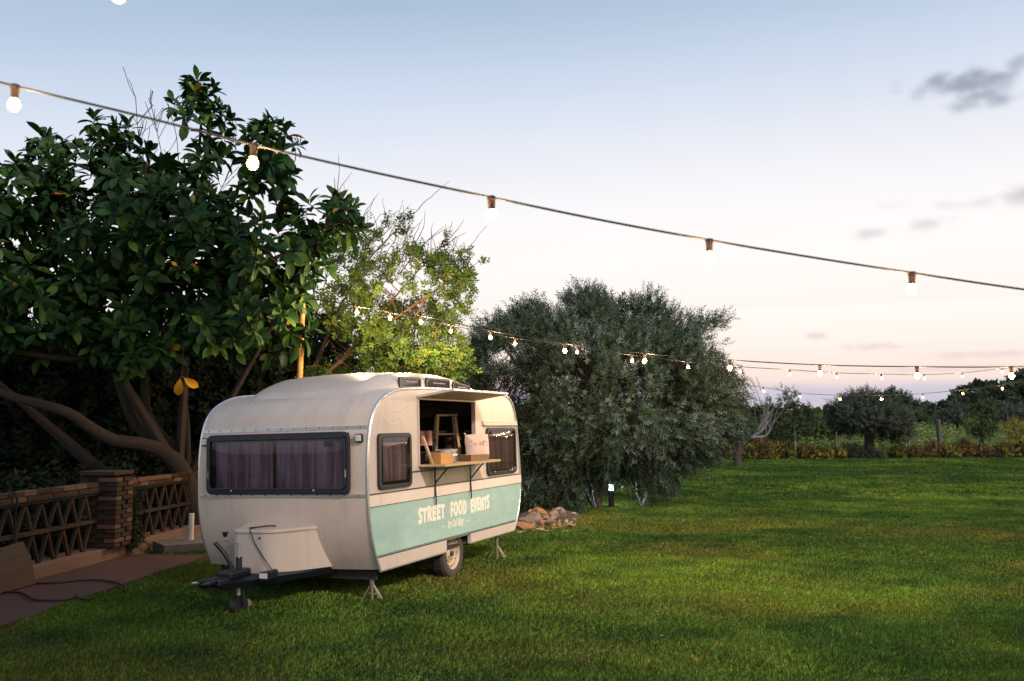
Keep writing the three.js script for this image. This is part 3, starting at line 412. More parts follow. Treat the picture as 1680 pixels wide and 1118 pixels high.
{
  const C2 = (x, y) => new THREE.Vector2(x, y);
  const prof = new THREE.SplineCurve([C2(.178, .338), C2(.092, .504), C2(.029, .672), C2(-.006, .847), C2(-.02, 1.04), C2(-.02, 1.36), C2(.002, 1.58), C2(.032, 1.715), C2(.10, 1.853), C2(.225, 1.963), C2(.43, 2.048), C2(.70, 2.094), C2(1.23, 2.116), C2(2, 2.124), C2(2.87, 2.116), C2(3.3, 2.104), C2(3.54, 2.07), C2(3.70, 1.95), C2(3.785, 1.74), C2(3.845, 1.37), C2(3.872, 1.04), C2(3.86, .8), C2(3.79, .6), C2(3.715, .467), C2(3.609, .345)]).getPoints(150);
  const at = (v) => { for (let k = 1; k < prof.length; k++) if (prof[k].y >= v) { const A = prof[k - 1], B = prof[k]; return mix(A.x, B.x, (v - A.y) / (B.y - A.y)); } return .7; };   // front edge at a height
  const rear = (v) => { for (let k = prof.length - 1; k > 0; k--) if (prof[k - 1].y >= v) { const A = prof[k - 1], B = prof[k]; return mix(A.x, B.x, (v - A.y) / (B.y - A.y)); } return 3.5; };
  const W = 2.0;
  // skin over front, roof and rear, bowed out a little across the width
  const skin = (from, to, off = 0) => {
    const pos = [], uv = [], idx = [], n = 16; let L = 0;
    for (let k = from; k <= to; k++) {
      const p = prof[k], q = prof[Math.max(0, k - 1)], t = prof[Math.min(prof.length - 1, k + 1)], nx = -(t.y - q.y), ny = t.x - q.x, l = Math.hypot(nx, ny) || 1; if (k > from) L += p.distanceTo(q);
      for (let i = 0; i <= n; i++) { const w = i / n, bow = .022 * (1 - (2 * w - 1) ** 2) + off; pos.push(p.x + nx / l * bow, p.y + ny / l * bow, -w * W); uv.push(w * W, L); if (i < n && k < to) { const o = (k - from) * (n + 1) + i; idx.push(o, o + n + 1, o + 1, o + 1, o + n + 1, o + n + 2); } }
    }
    const g = new THREE.BufferGeometry(); g.setAttribute('position', new THREE.Float32BufferAttribute(pos, 3)); g.setAttribute('uv', new THREE.Float32BufferAttribute(uv, 2)); g.setIndex(idx); g.computeVertexNormals(); return g;
  };
  part('body_shell', skin(0, prof.length - 1), M.cream, van);
  // near side: panel with hatch opening and wheel notch
  const outline = (holes) => {
    const s = new THREE.Shape(); s.moveTo(prof[0].x, prof[0].y); prof.slice(1).forEach((p) => s.lineTo(p.x, p.y));
    if (holes) { s.lineTo(2.25, .336); s.lineTo(2.254, .456); s.lineTo(1.64, .456); s.lineTo(1.62, .31); }
    s.closePath(); return s;
  };
  const HX0 = 1.02, HX1 = 2.46, HY0 = 1.285, HY1 = 1.995;
  const side = outline(true); const hole = new THREE.Path(); hole.moveTo(HX0, HY0); hole.lineTo(HX1, HY0); hole.lineTo(HX1, HY1); hole.lineTo(HX0, HY1); hole.closePath(); side.holes.push(hole);
  part('side_panel', new THREE.ExtrudeGeometry(side, { depth: .03, bevelEnabled: false, curveSegments: 2 }).translate(0, 0, -.03), M.cream, van).userData.label = 'cream side panel with the serving hatch opening';
  part('side_panel', new THREE.ExtrudeGeometry(outline(false), { depth: .03, bevelEnabled: false }).translate(0, 0, -W), M.cream, van);
  part('floor_pan', [box(3.3, .03, 1.9, 1.9, .345, -1.0), box(.06, .09, 1.5, .35, .30, -1), box(3.2, .09, .06, 1.9, .29, -.45), box(3.2, .09, .06, 1.9, .29, -1.55)], M.dark, van);
  part('wheel_housing', [box(.66, .02, .36, 1.945, .60, -.22), box(.66, .30, .02, 1.945, .46, -.41), box(.02, .30, .36, 1.61, .46, -.22), box(.02, .30, .36, 2.28, .46, -.22)], M.dark, van);
  // interior: lining, counter, dark cupboards on the far wall, pallet shelf
  part('interior_lining', [box(2.6, .02, 1.86, 1.95, 2.04, -1.0), box(3.0, 1.6, .02, 1.95, 1.2, -1.93), box(.02, 1.3, 1.86, .42, 1.2, -1.0), box(.02, 1.3, 1.86, 3.45, 1.2, -1.0)], M.interior, van);
  part('counter', [box(1.9, .03, .42, 1.95, 1.265, -.25), box(1.9, .9, .02, 1.95, .8, -.45)], M.interior, van);
  // edge trims
  for (const z of [.004, -W - .004]) {
    const pts = prof.map((p) => V3(p.x, p.y, z));
    part('edge_trim', [new THREE.TubeGeometry(new THREE.CatmullRomCurve3(pts, false, 'catmullrom', .1), 150, .0125, 6), new THREE.TubeGeometry(new THREE.CatmullRomCurve3(prof.map((p) => V3(mix(p.x, 1.93, .008), mix(p.y, 1.2, .008), z + Math.sign(z) * .004)), false, 'catmullrom', .1), 150, .006, 5)], M.alu, van).userData.label = 'aluminium edge trim';
  }
  const screws = (x0, x1, y, z, n, along) => { const a = []; for (let k = 0; k < n; k++) { const t = (k + .5) / n, v = mix(x0, x1, t); const g = new THREE.CylinderGeometry(.0055, .0055, .005, 6); if (along === 'z') { g.rotateZ(Math.PI / 2); g.translate(y[0], y[1], v); } else { g.rotateX(Math.PI / 2); g.translate(v, y, z); } a.push(g); } return a; };
  const frontX = (v) => at(v) - .022;
  // front mouldings
  for (const [v, h] of [[1.705, .032], [1.055, .026]]) {
    const bow = []; for (let k = 0; k <= 12; k++) { const w = .015 + k / 12 * 1.97, b = .022 * (1 - (2 * w / W - 1) ** 2); bow.push(V3(at(v) - b - .004, v, -w)); }
    const segs = []; for (let k = 0; k < 12; k++) segs.push(bar(bow[k], bow[k + 1].clone().lerp(bow[k], -.01), .012, h));
    const m = part('moulding', segs, M.alu, van);
    const a = []; for (let k = 0; k < 13; k++) { const w = .09 + k * .152, b = .022 * (1 - (2 * w / W - 1) ** 2), g = new THREE.CylinderGeometry(.006, .006, .005, 6); g.rotateZ(Math.PI / 2); g.translate(at(v) - b - .012, v + .004, -w); a.push(g); }
    part('screw_row', a, M.steel, m).userData.kind = 'stuff';
  }
  // windows: frame, pane, curtain, latches. plane: 'front' looks along -x, 'side' along +z
  const frame = (w, h, r, t, d) => { const s = new THREE.Shape(); rrect(s, -w / 2, -h / 2, w, h, r); const q = new THREE.Path(); rrect(q, -w / 2 + t, -h / 2 + t, w - 2 * t, h - 2 * t, r * .75); s.holes.push(q); return new THREE.ExtrudeGeometry(s, { depth: d, bevelEnabled: true, bevelSize: .006, bevelThickness: .006, bevelSegments: 2, curveSegments: 8 }); };
  const pane = (w, h, r, bulge) => { const s = new THREE.Shape(); rrect(s, -w / 2, -h / 2, w, h, r); const g = new THREE.PlaneGeometry(w, h, 24, 12), p = g.attributes.position; for (let i = 0; i < p.count; i++) { const x = p.getX(i) / w * 2, y = p.getY(i) / h * 2; p.setZ(i, bulge * (1 - x ** 4) * (1 - y ** 4)); } g.computeVertexNormals(); return g; };
  const curtain = (w, h, seed, amp = .009) => { const g = new THREE.PlaneGeometry(w, h, 120, 8), p = g.attributes.position; for (let i = 0; i < p.count; i++) { const x = p.getX(i), y = p.getY(i); p.setZ(i, amp * (Math.sin(x * 30 + 9 * fbm(x * 5 + seed, y * .7 + seed, 3)) * fbm(x * 3 + seed, 4, 2) * 1.3 + 2.4 * (fbm(x * 7 + seed, y * 1.2, 4) - .5)) * (1.1 + y / h * .6)); } g.computeVertexNormals(); return g; };
  const win = (label, w, h, r, glass, cur, place) => {
    const o = new THREE.Group(); o.name = 'window'; o.userData.label = label; van.add(o); place(o);
    const back = box(w - .01, h - .01, .004, 0, 0, .003); part('backing', back, M.dark, o);
    for (const c of cur) c(o);
    part('window_frame', frame(w, h, r, .03, .022), M.rubber, o);
    part('pane', pane(w - .035, h - .035, r, .014).translate(0, 0, .024), glass, o); return o;
  };
  const fw = win('wide dark front window with two drawn purple grey curtains', 1.69, .59, .075, M.glass, [
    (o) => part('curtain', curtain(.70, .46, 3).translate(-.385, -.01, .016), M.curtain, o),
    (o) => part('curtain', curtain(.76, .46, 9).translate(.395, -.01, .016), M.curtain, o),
  ], (o) => { o.position.set(-.045, 1.367, -1.02); o.rotation.y = -Math.PI / 2; o.rotation.order = 'YXZ'; });
  part('rubber_seal', [frame(1.62, .50, .06, .008, .004).translate(0, 0, .034), box(1.66, .018, .02, 0, .262, .026, .004), box(1.62, .02, .012, 0, -.268, .034, .004)], M.rubber, fw);
  for (const [x, y] of [[-.52, -.262], [.46, -.258]]) part('latch', new THREE.SphereGeometry(.011, 8, 6).translate(x, y, .045), M.zinc, fw);
  for (const x of [-.815, .81]) part('catch', box(.013, .075, .01, x, -.1, .036, .003), M.pvc, fw);
  part('sticker', box(.11, .055, .002, .62, .19, .019), M.blackPlastic, fw);
  const nearBlind = (o, w, y) => part('blind_rail', box(w, .03, .006, 0, y, .014, .002), M.pvc, o);
  const w1 = win('small dark side window with a pale inner blind', .65, .535, .06, M.glassBrown, [(o) => part('curtain', curtain(.46, .36, 5, .004).translate(-.01, -.02, .015), M.curtain, o), (o) => nearBlind(o, .47, .165)], (o) => o.position.set(.49, 1.367, .004));
  part('curtain', curtain(.46, .1, 8, .002).translate(-.01, .19, .013), M.curtainBrown, w1);
  const w2 = win('brown tinted side window reflecting the string lights', .93, .575, .07, M.glassBrown, [(o) => part('curtain', curtain(.80, .42, 12, .003).translate(0, -.03, .014), M.curtainBrown, o), (o) => nearBlind(o, .8, .2)], (o) => o.position.set(3.235, 1.385, .006));
  for (const x of [-.3, .2, .27, .36]) part('latch', new THREE.SphereGeometry(.012, 8, 6).translate(x, -.255 + .02 * (x > .3), .04), M.zinc, w2);
  part('window_rail', [box(1.10, .05, .028, 3.22, 1.735, .014, .008), box(1.06, .014, .04, 3.22, 1.712, .02, .004)], M.creamTrim, van);
  // side lamps at the front corners
  for (const w of [.085, 1.925]) {
    const v = 1.60, o = part('marker_lamp', box(.035, .085, .085, frontX(v) - .006, v, -w, .014), M.blackPlastic, van);
    part('lens', box(.018, .062, .062, frontX(v) - .022, v, -w, .008), phys([.55, .62, .66], .12, { clearcoat: 1 }), o);
  }
  // raised roof lantern with three little windows
  {
    const up = new THREE.SplineCurve([C2(.24, 1.94), C2(.33, 2.01), C2(.46, 2.09), C2(.70, 2.185), C2(1.05, 2.272), C2(1.5, 2.302), C2(1.95, 2.308), C2(2.4, 2.288), C2(2.85, 2.235), C2(3.2, 2.172), C2(3.5, 2.10)]).getPoints(60);
    const pos = [], uv = [], idx = [], across = [], Z0 = -.235, Z1 = -1.765;
    for (let k = 0; k <= 10; k++) across.push([0, k / 10]); for (let k = 1; k <= 14; k++) across.push([k / 14, 1]); for (let k = 1; k <= 10; k++) across.push([1, 1 - k / 10]);
    up.forEach((p, j) => { across.forEach(([t, y], i) => {
      let z = mix(Z0, Z1, t), v = p.y; const e = Math.min(t, 1 - t) * (Z0 - Z1), rr = .075;
      if (y === 1) { const d = Math.max(0, rr - e); v = p.y - (rr - Math.sqrt(Math.max(0, rr * rr - d * d))) * sst(.15, .5, p.x); v += .035 * (1 - (2 * t - 1) ** 2); }
      else { const tp = p.y - rr * sst(.15, .5, p.x), bs = Math.min(2.085, tp - .02); v = mix(bs, tp, y); }
      z += (t <= 0 ? 1 : t >= 1 ? -1 : 0) * .03 * (1 - y);
      pos.push(p.x, v, z); uv.push(p.x, z + v); if (i < across.length - 1 && j < up.length - 1) { const o = j * across.length + i; idx.push(o, o + 1, o + across.length, o + 1, o + across.length + 1, o + across.length); }
    }); });
    const g = new THREE.BufferGeometry(); g.setAttribute('position', new THREE.Float32BufferAttribute(pos, 3)); g.setAttribute('uv', new THREE.Float32BufferAttribute(uv, 2)); g.setIndex(idx); g.computeVertexNormals();
    const roof = part('roof_lantern', g, M.cream, van);
    for (const [x, w, y, h, tilt] of [[1.255, .49, 2.187, .115, .03], [1.925, .60, 2.197, .125, 0], [2.56, .48, 2.172, .105, -.10]]) {
      const o = new THREE.Group(); o.name = 'roof_window'; o.position.set(x, y, Z0 + .012); o.rotation.z = tilt; roof.add(o);
      o.add(Object.assign(new THREE.Mesh(join([frame(w, h, .035, .014, .012)]), M.rubber), { name: 'window_frame' }));
      o.remove(o.children[0]);
      const f = new THREE.Mesh(frame(w, h, .035, .016, .012), M.rubber); f.name = 'roof_window'; f.position.copy(o.position); f.rotation.copy(o.rotation); roof.remove(o); roof.add(f);
      const s = new THREE.Shape(); rrect(s, -w / 2 + .01, -h / 2 + .01, w - .02, h - .02, .028); const pg = new THREE.ShapeGeometry(s); pg.rotateZ(tilt);
      const gl = new THREE.Mesh(pg.translate(x, y, Z0 + .018), phys([.05, .045, .05], .06, { clearcoat: 1 })); gl.name = 'roof_pane'; roof.add(gl);
      const bar_ = new THREE.Mesh(box(w * .5, .012, .002, x + w * .05, y + .01, Z0 + .022), M.curtain); bar_.name = 'blind_rail'; roof.add(bar_);
    }
    part('gutter', [bar(V3(.75, 2.105, -.225), V3(3.35, 2.125, -.225), .014, .02)], M.creamTrim, roof);
  }
  // hatch: lid hinged along its top edge, propped nearly level, edge battens round the opening
  part('hatch_frame', [box(.02, HY1 - HY0, .05, HX0 - .006, (HY0 + HY1) / 2, -.01), box(.03, HY1 - HY0, .05, HX1 + .004, (HY0 + HY1) / 2, -.01), box(HX1 - HX0, .02, .05, (HX0 + HX1) / 2, HY1 + .004, -.01)], M.creamTrim, van);
  {
    const o = new THREE.Group(); o.name = 'hatch_lid'; o.position.set((HX0 + HX1) / 2, HY1 + .02, .012); o.rotation.x = -.13; van.add(o);
    const L = HX1 - HX0 + .04, dz = .425;
    part('lid_panel', box(L, .018, dz, 0, .009, dz / 2, .004), M.creamTrim, o);
    part('lid_lining', box(L - .03, .008, dz - .03, 0, -.006, dz / 2), M.lidInner, o);
    part('lid_edge', [box(L + .006, .026, .012, 0, .004, dz + .004, .004), box(.012, .026, dz, -L / 2, .004, dz / 2, .004), box(.012, .026, dz, L / 2, .004, dz / 2, .004)], M.alu, o);
  }
  part('hatch_hinge', box(HX1 - HX0 + .03, .03, .02, (HX0 + HX1) / 2, HY1 + .026, .006, .005), M.alu, van);
  // serving shelf on two brackets
  const shelf = part('serving_shelf', box(HX1 - HX0 + .03, .022, .36, (HX0 + HX1) / 2 + .005, 1.289, .132, .004), M.shelf, van);
  part('shelf_edge', box(HX1 - HX0 + .034, .026, .008, (HX0 + HX1) / 2 + .005, 1.288, .316, .003), M.bamboo, shelf);
  for (const x of [1.33, 2.24]) part('shelf_bracket', [box(.028, .34, .012, x, 1.11, .031, .003), box(.028, .012, .26, x, 1.272, .13, .003), bar(V3(x, 1.09, .034), V3(x, 1.268, .20), .012, .014), box(.012, .14, .012, x + .014, .925, .031, .003)], M.blackPlastic, van);
  part('bolt', new THREE.SphereGeometry(.014, 8, 6).translate(1.78, 1.268, .30), M.zinc, shelf);
  // seams, plank, green panel, skirt
  part('panel_seam', [box(1.9, .006, .006, 1.77, 1.237, .002), box(3.83, .012, .01, 1.925, 1.060, .003, .003), box(1.0, .005, .004, 1.3, 1.228, .002)], M.steel, van);
  for (const [x0, x1] of [[-.015, 1.27], [1.275, 2.42], [2.425, 3.865]]) part('plank', box(x1 - x0, .102, .022, (x0 + x1) / 2, .995, .012, .003), M.plank, van);
  const strip = (v0, v1, z, d, x0 = -9, x1 = 9, inset = .016) => { const s = new THREE.Shape(), n = 12; for (let k = 0; k <= n; k++) { const v = mix(v0, v1, k / n), x = Math.max(x0, at(v) + inset); k ? s.lineTo(x, v) : s.moveTo(x, v); } for (let k = n; k >= 0; k--) { const v = mix(v0, v1, k / n); s.lineTo(Math.min(x1, rear(v) - inset), v); } s.closePath(); return new THREE.ExtrudeGeometry(s, { depth: d, bevelEnabled: false }).translate(0, 0, z); };
  {
    const g = strip(.462, .943, .001, .006), c = document.createElement('canvas'); c.width = 2048; c.height = 270; const x = c.getContext('2d'), k = 2048 / 3.9;
    x.fillStyle = 'rgb(156,186,178)'; x.fillRect(0, 0, 2048, 270);
    const im = x.getImageData(0, 0, 2048, 270); for (let j = 0; j < 270; j++) for (let i = 0; i < 2048; i++) { const o = (j * 2048 + i) * 4, n = (fbm(i * .012, j * .03, 4) - .5) * 18 + (fbm(i * .09, j * .006, 3) - .5) * 8; for (let q = 0; q < 3; q++) im.data[o + q] += n; } x.putImageData(im, 0, 0);
    const X = (u) => u * k + 20, Yp = (v) => (.955 - v) * k;
    x.fillStyle = 'rgb(238,228,212)'; x.strokeStyle = 'rgb(238,228,212)'; x.lineJoin = 'round';
    const words = [['STREET', .975, 1.60], ['FOOD', 1.735, 2.17], ['EVENTS', 2.275, 2.83]];
    const hs = { S: 1.03, T: .95, R: 1.0, E: 1.0, F: 1.04, O: 1.0, D: 1.0, V: 1.02, N: .97 };
    for (const [w, a, b] of words) {
      x.font = 'bold 100px sans-serif'; const ws = [...w].map((ch) => x.measureText(ch).width), tot = ws.reduce((p, q) => p + q, 0), sx = (b - a) * k / tot; let cx = X(a);
      [...w].forEach((ch, i) => { const H = .152 * k * hs[ch], base = Yp(.696 + .004 * ((i * 7) % 3 - 1)); x.save(); x.translate(cx, base); x.transform(sx * .96, 0, 0, H / 73, 0, 0); x.lineWidth = 7; x.fillText(ch, 0, 0); x.strokeText(ch, 0, 0); x.restore(); cx += ws[i] * sx; });
    }
    // script line «by Cal Blay» between two short dashes
    x.font = 'italic 44px serif'; x.lineWidth = 1.6; x.save(); x.translate(X(1.66), Yp(.578)); x.transform(.92, 0, -.12, 1.25, 0, 0); x.fillText('by Cal Blay', 0, 0); x.strokeText('by Cal Blay', 0, 0); x.restore();
    x.lineWidth = 3.2; for (const [a, b] of [[1.50, 1.61], [2.13, 2.25]]) { x.beginPath(); x.moveTo(X(a), Yp(.600)); x.quadraticCurveTo(X((a + b) / 2), Yp(.612), X(b), Yp(.602)); x.stroke(); }
    const t = new THREE.CanvasTexture(c); t.colorSpace = THREE.SRGBColorSpace; t.flipY = true;
    const p = g.attributes.position, u = g.attributes.uv; for (let i = 0; i < p.count; i++) u.setXY(i, (p.getX(i) * k + 20) / 2048, 1 - (.955 - p.getY(i)) * k / 270);
    part('green_panel', g, std([1, 1, 1], .5, { map: t, roughnessMap: tRough }), van).userData.label = 'mint green lower panel lettered STREET FOOD EVENTS';
  }
  part('trim_line', [strip(.452, .458, .001, .010), strip(.468, .473, .006, .004)], M.steel, van);
  part('skirt_panel', strip(.325, .449, .001, .010, -9, 1.62), M.creamTrim, van);
  part('skirt_panel', strip(.345, .449, .001, .010, 2.262, 9), M.creamTrim, van);
  part('skirt_edge', [box(.62, .012, .014, 1.945, .449, .004), box(1.43, .012, .014, .90, .318, .004), box(1.36, .012, .014, 2.93, .339, .004)], M.alu, van);
  // wheel
  {
    const wheel = (z, y) => {
      const o = new THREE.Group(); o.name = 'wheel'; o.position.set(1.90, y, z); van.add(o);
      const T = [[.165, -.065], [.175, -.078], [.215, -.088], [.25, -.082], [.268, -.066], [.272, -.03], [.272, .03], [.268, .066], [.25, .082], [.215, .088], [.175, .078], [.165, .065]].map(([r, h]) => C2(r, h));
      const tg = new THREE.LatheGeometry(T, 48).rotateX(Math.PI / 2), grooves = []; for (let k = 0; k < 60; k++) { const a = k / 60 * 6.283; grooves.push(new THREE.BoxGeometry(.014, .012, .10).translate(0, .272, 0).rotateZ(a)); }
      part('tyre', [tg, ...grooves], M.tyre, o);
      const Rp = [[.0, .035], [.03, .035], [.034, .052], [.055, .05], [.075, .03], [.10, .026], [.125, .042], [.145, .048], [.152, .02], [.158, .06], [.176, .078], [.180, .072]].map(([r, h]) => C2(r, h));
      part('rim', [new THREE.LatheGeometry(Rp, 40).rotateX(Math.PI / 2), new THREE.TorusGeometry(.088, .006, 6, 32).translate(0, 0, .034)], M.rim, o);
      const slots = []; for (let k = 0; k < 12; k++) slots.push(new THREE.SphereGeometry(.012, 8, 6).scale(1.0, .6, .4).translate(0, .136, .047).rotateZ(k / 12 * 6.283)); part('vent_holes', slots, M.blackPlastic, o).userData.kind = 'stuff';
      part('hub', new THREE.CylinderGeometry(.026, .03, .03, 14).rotateX(Math.PI / 2).translate(0, 0, .055), M.steel, o);
      const nuts = []; for (let k = 0; k < 4; k++) nuts.push(new THREE.CylinderGeometry(.009, .009, .016, 6).rotateX(Math.PI / 2).translate(0, .056, .054).rotateZ(k / 4 * 6.283 + .4)); part('wheel_nuts', nuts, M.zinc, o).userData.kind = 'stuff';
    };
    wheel(-.125, .262); wheel(-1.87, .315);
    part('axle', cyl(.03, .03, V3(1.9, .27, -.15), V3(1.9, .31, -1.85), 10), M.dark, van);
  }
  // corner jacks: post on two splayed stays
  const jack = (x, z, top, foot) => part('corner_jack', [cyl(.017, .017, V3(x, foot, z), V3(x, top, z), 8), cyl(.024, .024, V3(x, mix(foot, top, .55), z), V3(x, top, z), 8), bar(V3(x, mix(foot, top, .6), z), V3(x - .05, foot, z - .11), .013, .013), bar(V3(x, mix(foot, top, .6), z), V3(x + .05, foot, z + .11), .013, .013), bar(V3(x, mix(foot, top, .6), z), V3(x + .03, foot, z + .09), .012, .012), box(.06, .03, .06, x, top, z)], M.jack, van);
  jack(.26, -.13, .34, .0); jack(3.22, -.08, .34, .02); jack(.26, -1.85, .32, .06); jack(3.3, -1.85, .32, .06);
  // gas locker on the drawbar
  {
    const plan = (o) => { const s = new THREE.Shape(); s.moveTo(.36, .40 - o); s.quadraticCurveTo(-.02 - o * .3, .60 - o, -.27 - o, .74 - o); s.quadraticCurveTo(-.40 - o, .80 - o, -.42 - o, .90); s.lineTo(-.42 - o, 1.16); s.quadraticCurveTo(-.42 - o, 1.245 + o, -.36, 1.26 + o); s.quadraticCurveTo(-.02, 1.40 + o, .36, 1.60 + o); s.closePath(); return s; };
    const ex = (o, y0, h) => new THREE.ExtrudeGeometry(plan(o), { depth: h, bevelEnabled: true, bevelSize: .006, bevelThickness: .006, bevelSegments: 2, curveSegments: 14 }).rotateX(-Math.PI / 2).translate(0, y0, 0);
    const o = part('gas_locker', ex(0, .362, .372), M.cream, van);
    part('locker_lid', ex(.012, .738, .018), M.cream, o);
    part('locker_lock', new THREE.SphereGeometry(.012, 8, 6).translate(-.43, .69, -.93), M.steel, o);
    part('locker_cable', tube([V3(-.30, .768, -1.1), V3(-.42, .764, -1.05), V3(-.445, .74, -1.02), V3(-.437, .66, -.99), V3(-.435, .56, -.92), V3(-.435, .46, -.84), V3(-.40, .37, -.78)], .0055, 50, 5), M.rubber, o);
    part('lid_strap', tube([V3(-.12, .77, -.98), V3(-.20, .778, -1.0), V3(-.30, .774, -1.06), V3(-.34, .772, -1.12)], .008, 20, 5), M.rubber, o);
    part('front_skirt', [box(.03, .10, 1.86, .25, .28, -1.0)], M.dark, van);
  }
  // drawbar, coupling, jockey mast, handbrake
  part('drawbar', [bar(V3(-.95, .335, -.97), V3(.5, .325, -.45), .06, .09), bar(V3(-.95, .335, -1.03), V3(.5, .325, -1.55), .06, .09), box(.42, .07, .16, -.80, .36, -1.0, .02)], M.navy, van);
  const coup = part('coupling', [box(.30, .075, .17, -.72, .405, -.99, .025), box(.22, .06, .10, -1.0, .375, -1.0, .025), new THREE.SphereGeometry(.05, 14, 10).scale(1.3, .8, 1).translate(-1.09, .37, -1.0), box(.10, .02, .06, -1.12, .40, -1.0, .008), box(.24, .09, .06, -.55, .37, -.74, .02)], M.navy, van);
  part('coupling_lever', cyl(.012, .012, V3(-1.10, .385, -1.0), V3(-1.22, .395, -1.03), 8), M.zinc, coup);
  part('data_plate', box(.005, .045, .085, -.675, .385, -.70), M.pvc, coup);
  const mast = part('jockey_mast', [cyl(.024, .024, V3(-.70, .14, -.95), V3(-.70, .55, -.95), 12), cyl(.017, .017, V3(-.70, .55, -.95), V3(-.70, .665, -.95), 10), box(.05, .02, .05, -.70, .55, -.95, .006)], M.zinc, van);
  part('mast_sleeve', cyl(.029, .029, V3(-.70, .42, -.95), V3(-.70, .555, -.95), 12), M.blackPlastic, mast);
  part('crank', [bar(V3(-.70, .665, -.95), V3(-.72, .705, -1.09), .02, .012), cyl(.008, .008, V3(-.72, .70, -1.09), V3(-.72, .765, -1.09), 8)], M.zinc, mast);
  part('knob', [cyl(.016, .03, V3(-.72, .73, -1.09), V3(-.72, .775, -1.09), 10)], M.blackPlastic, mast);
  part('handbrake', tube([V3(-.66, .40, -1.06), V3(-.67, .48, -1.075), V3(-.70, .58, -1.12), V3(-.74, .68, -1.19)], .019, 20, 8), M.blackPlastic, van);
  part('jockey_wheel', [new THREE.CylinderGeometry(.10, .10, .05, 20).rotateX(Math.PI / 2).translate(-.70, .115, -.95), bar(V3(-.70, .12, -.90), V3(-.70, .3, -.92), .012, .03)], M.blackPlastic, van);
  // faint swirl of an old transfer above the small window
  part('old_transfer', [[[.30, 1.80], [.46, 1.77], [.60, 1.80], [.75, 1.86], [.90, 1.90]], [[.34, 1.76], [.52, 1.73], [.68, 1.77], [.80, 1.82]], [[.50, 1.86], [.66, 1.87], [.80, 1.92]]].map((l) => tube(l.map(([x, y]) => V3(x, y, .0005)), .008, 24, 5).scale(1, 1, .12)), std([.60, .50, .40], .6), van);
}
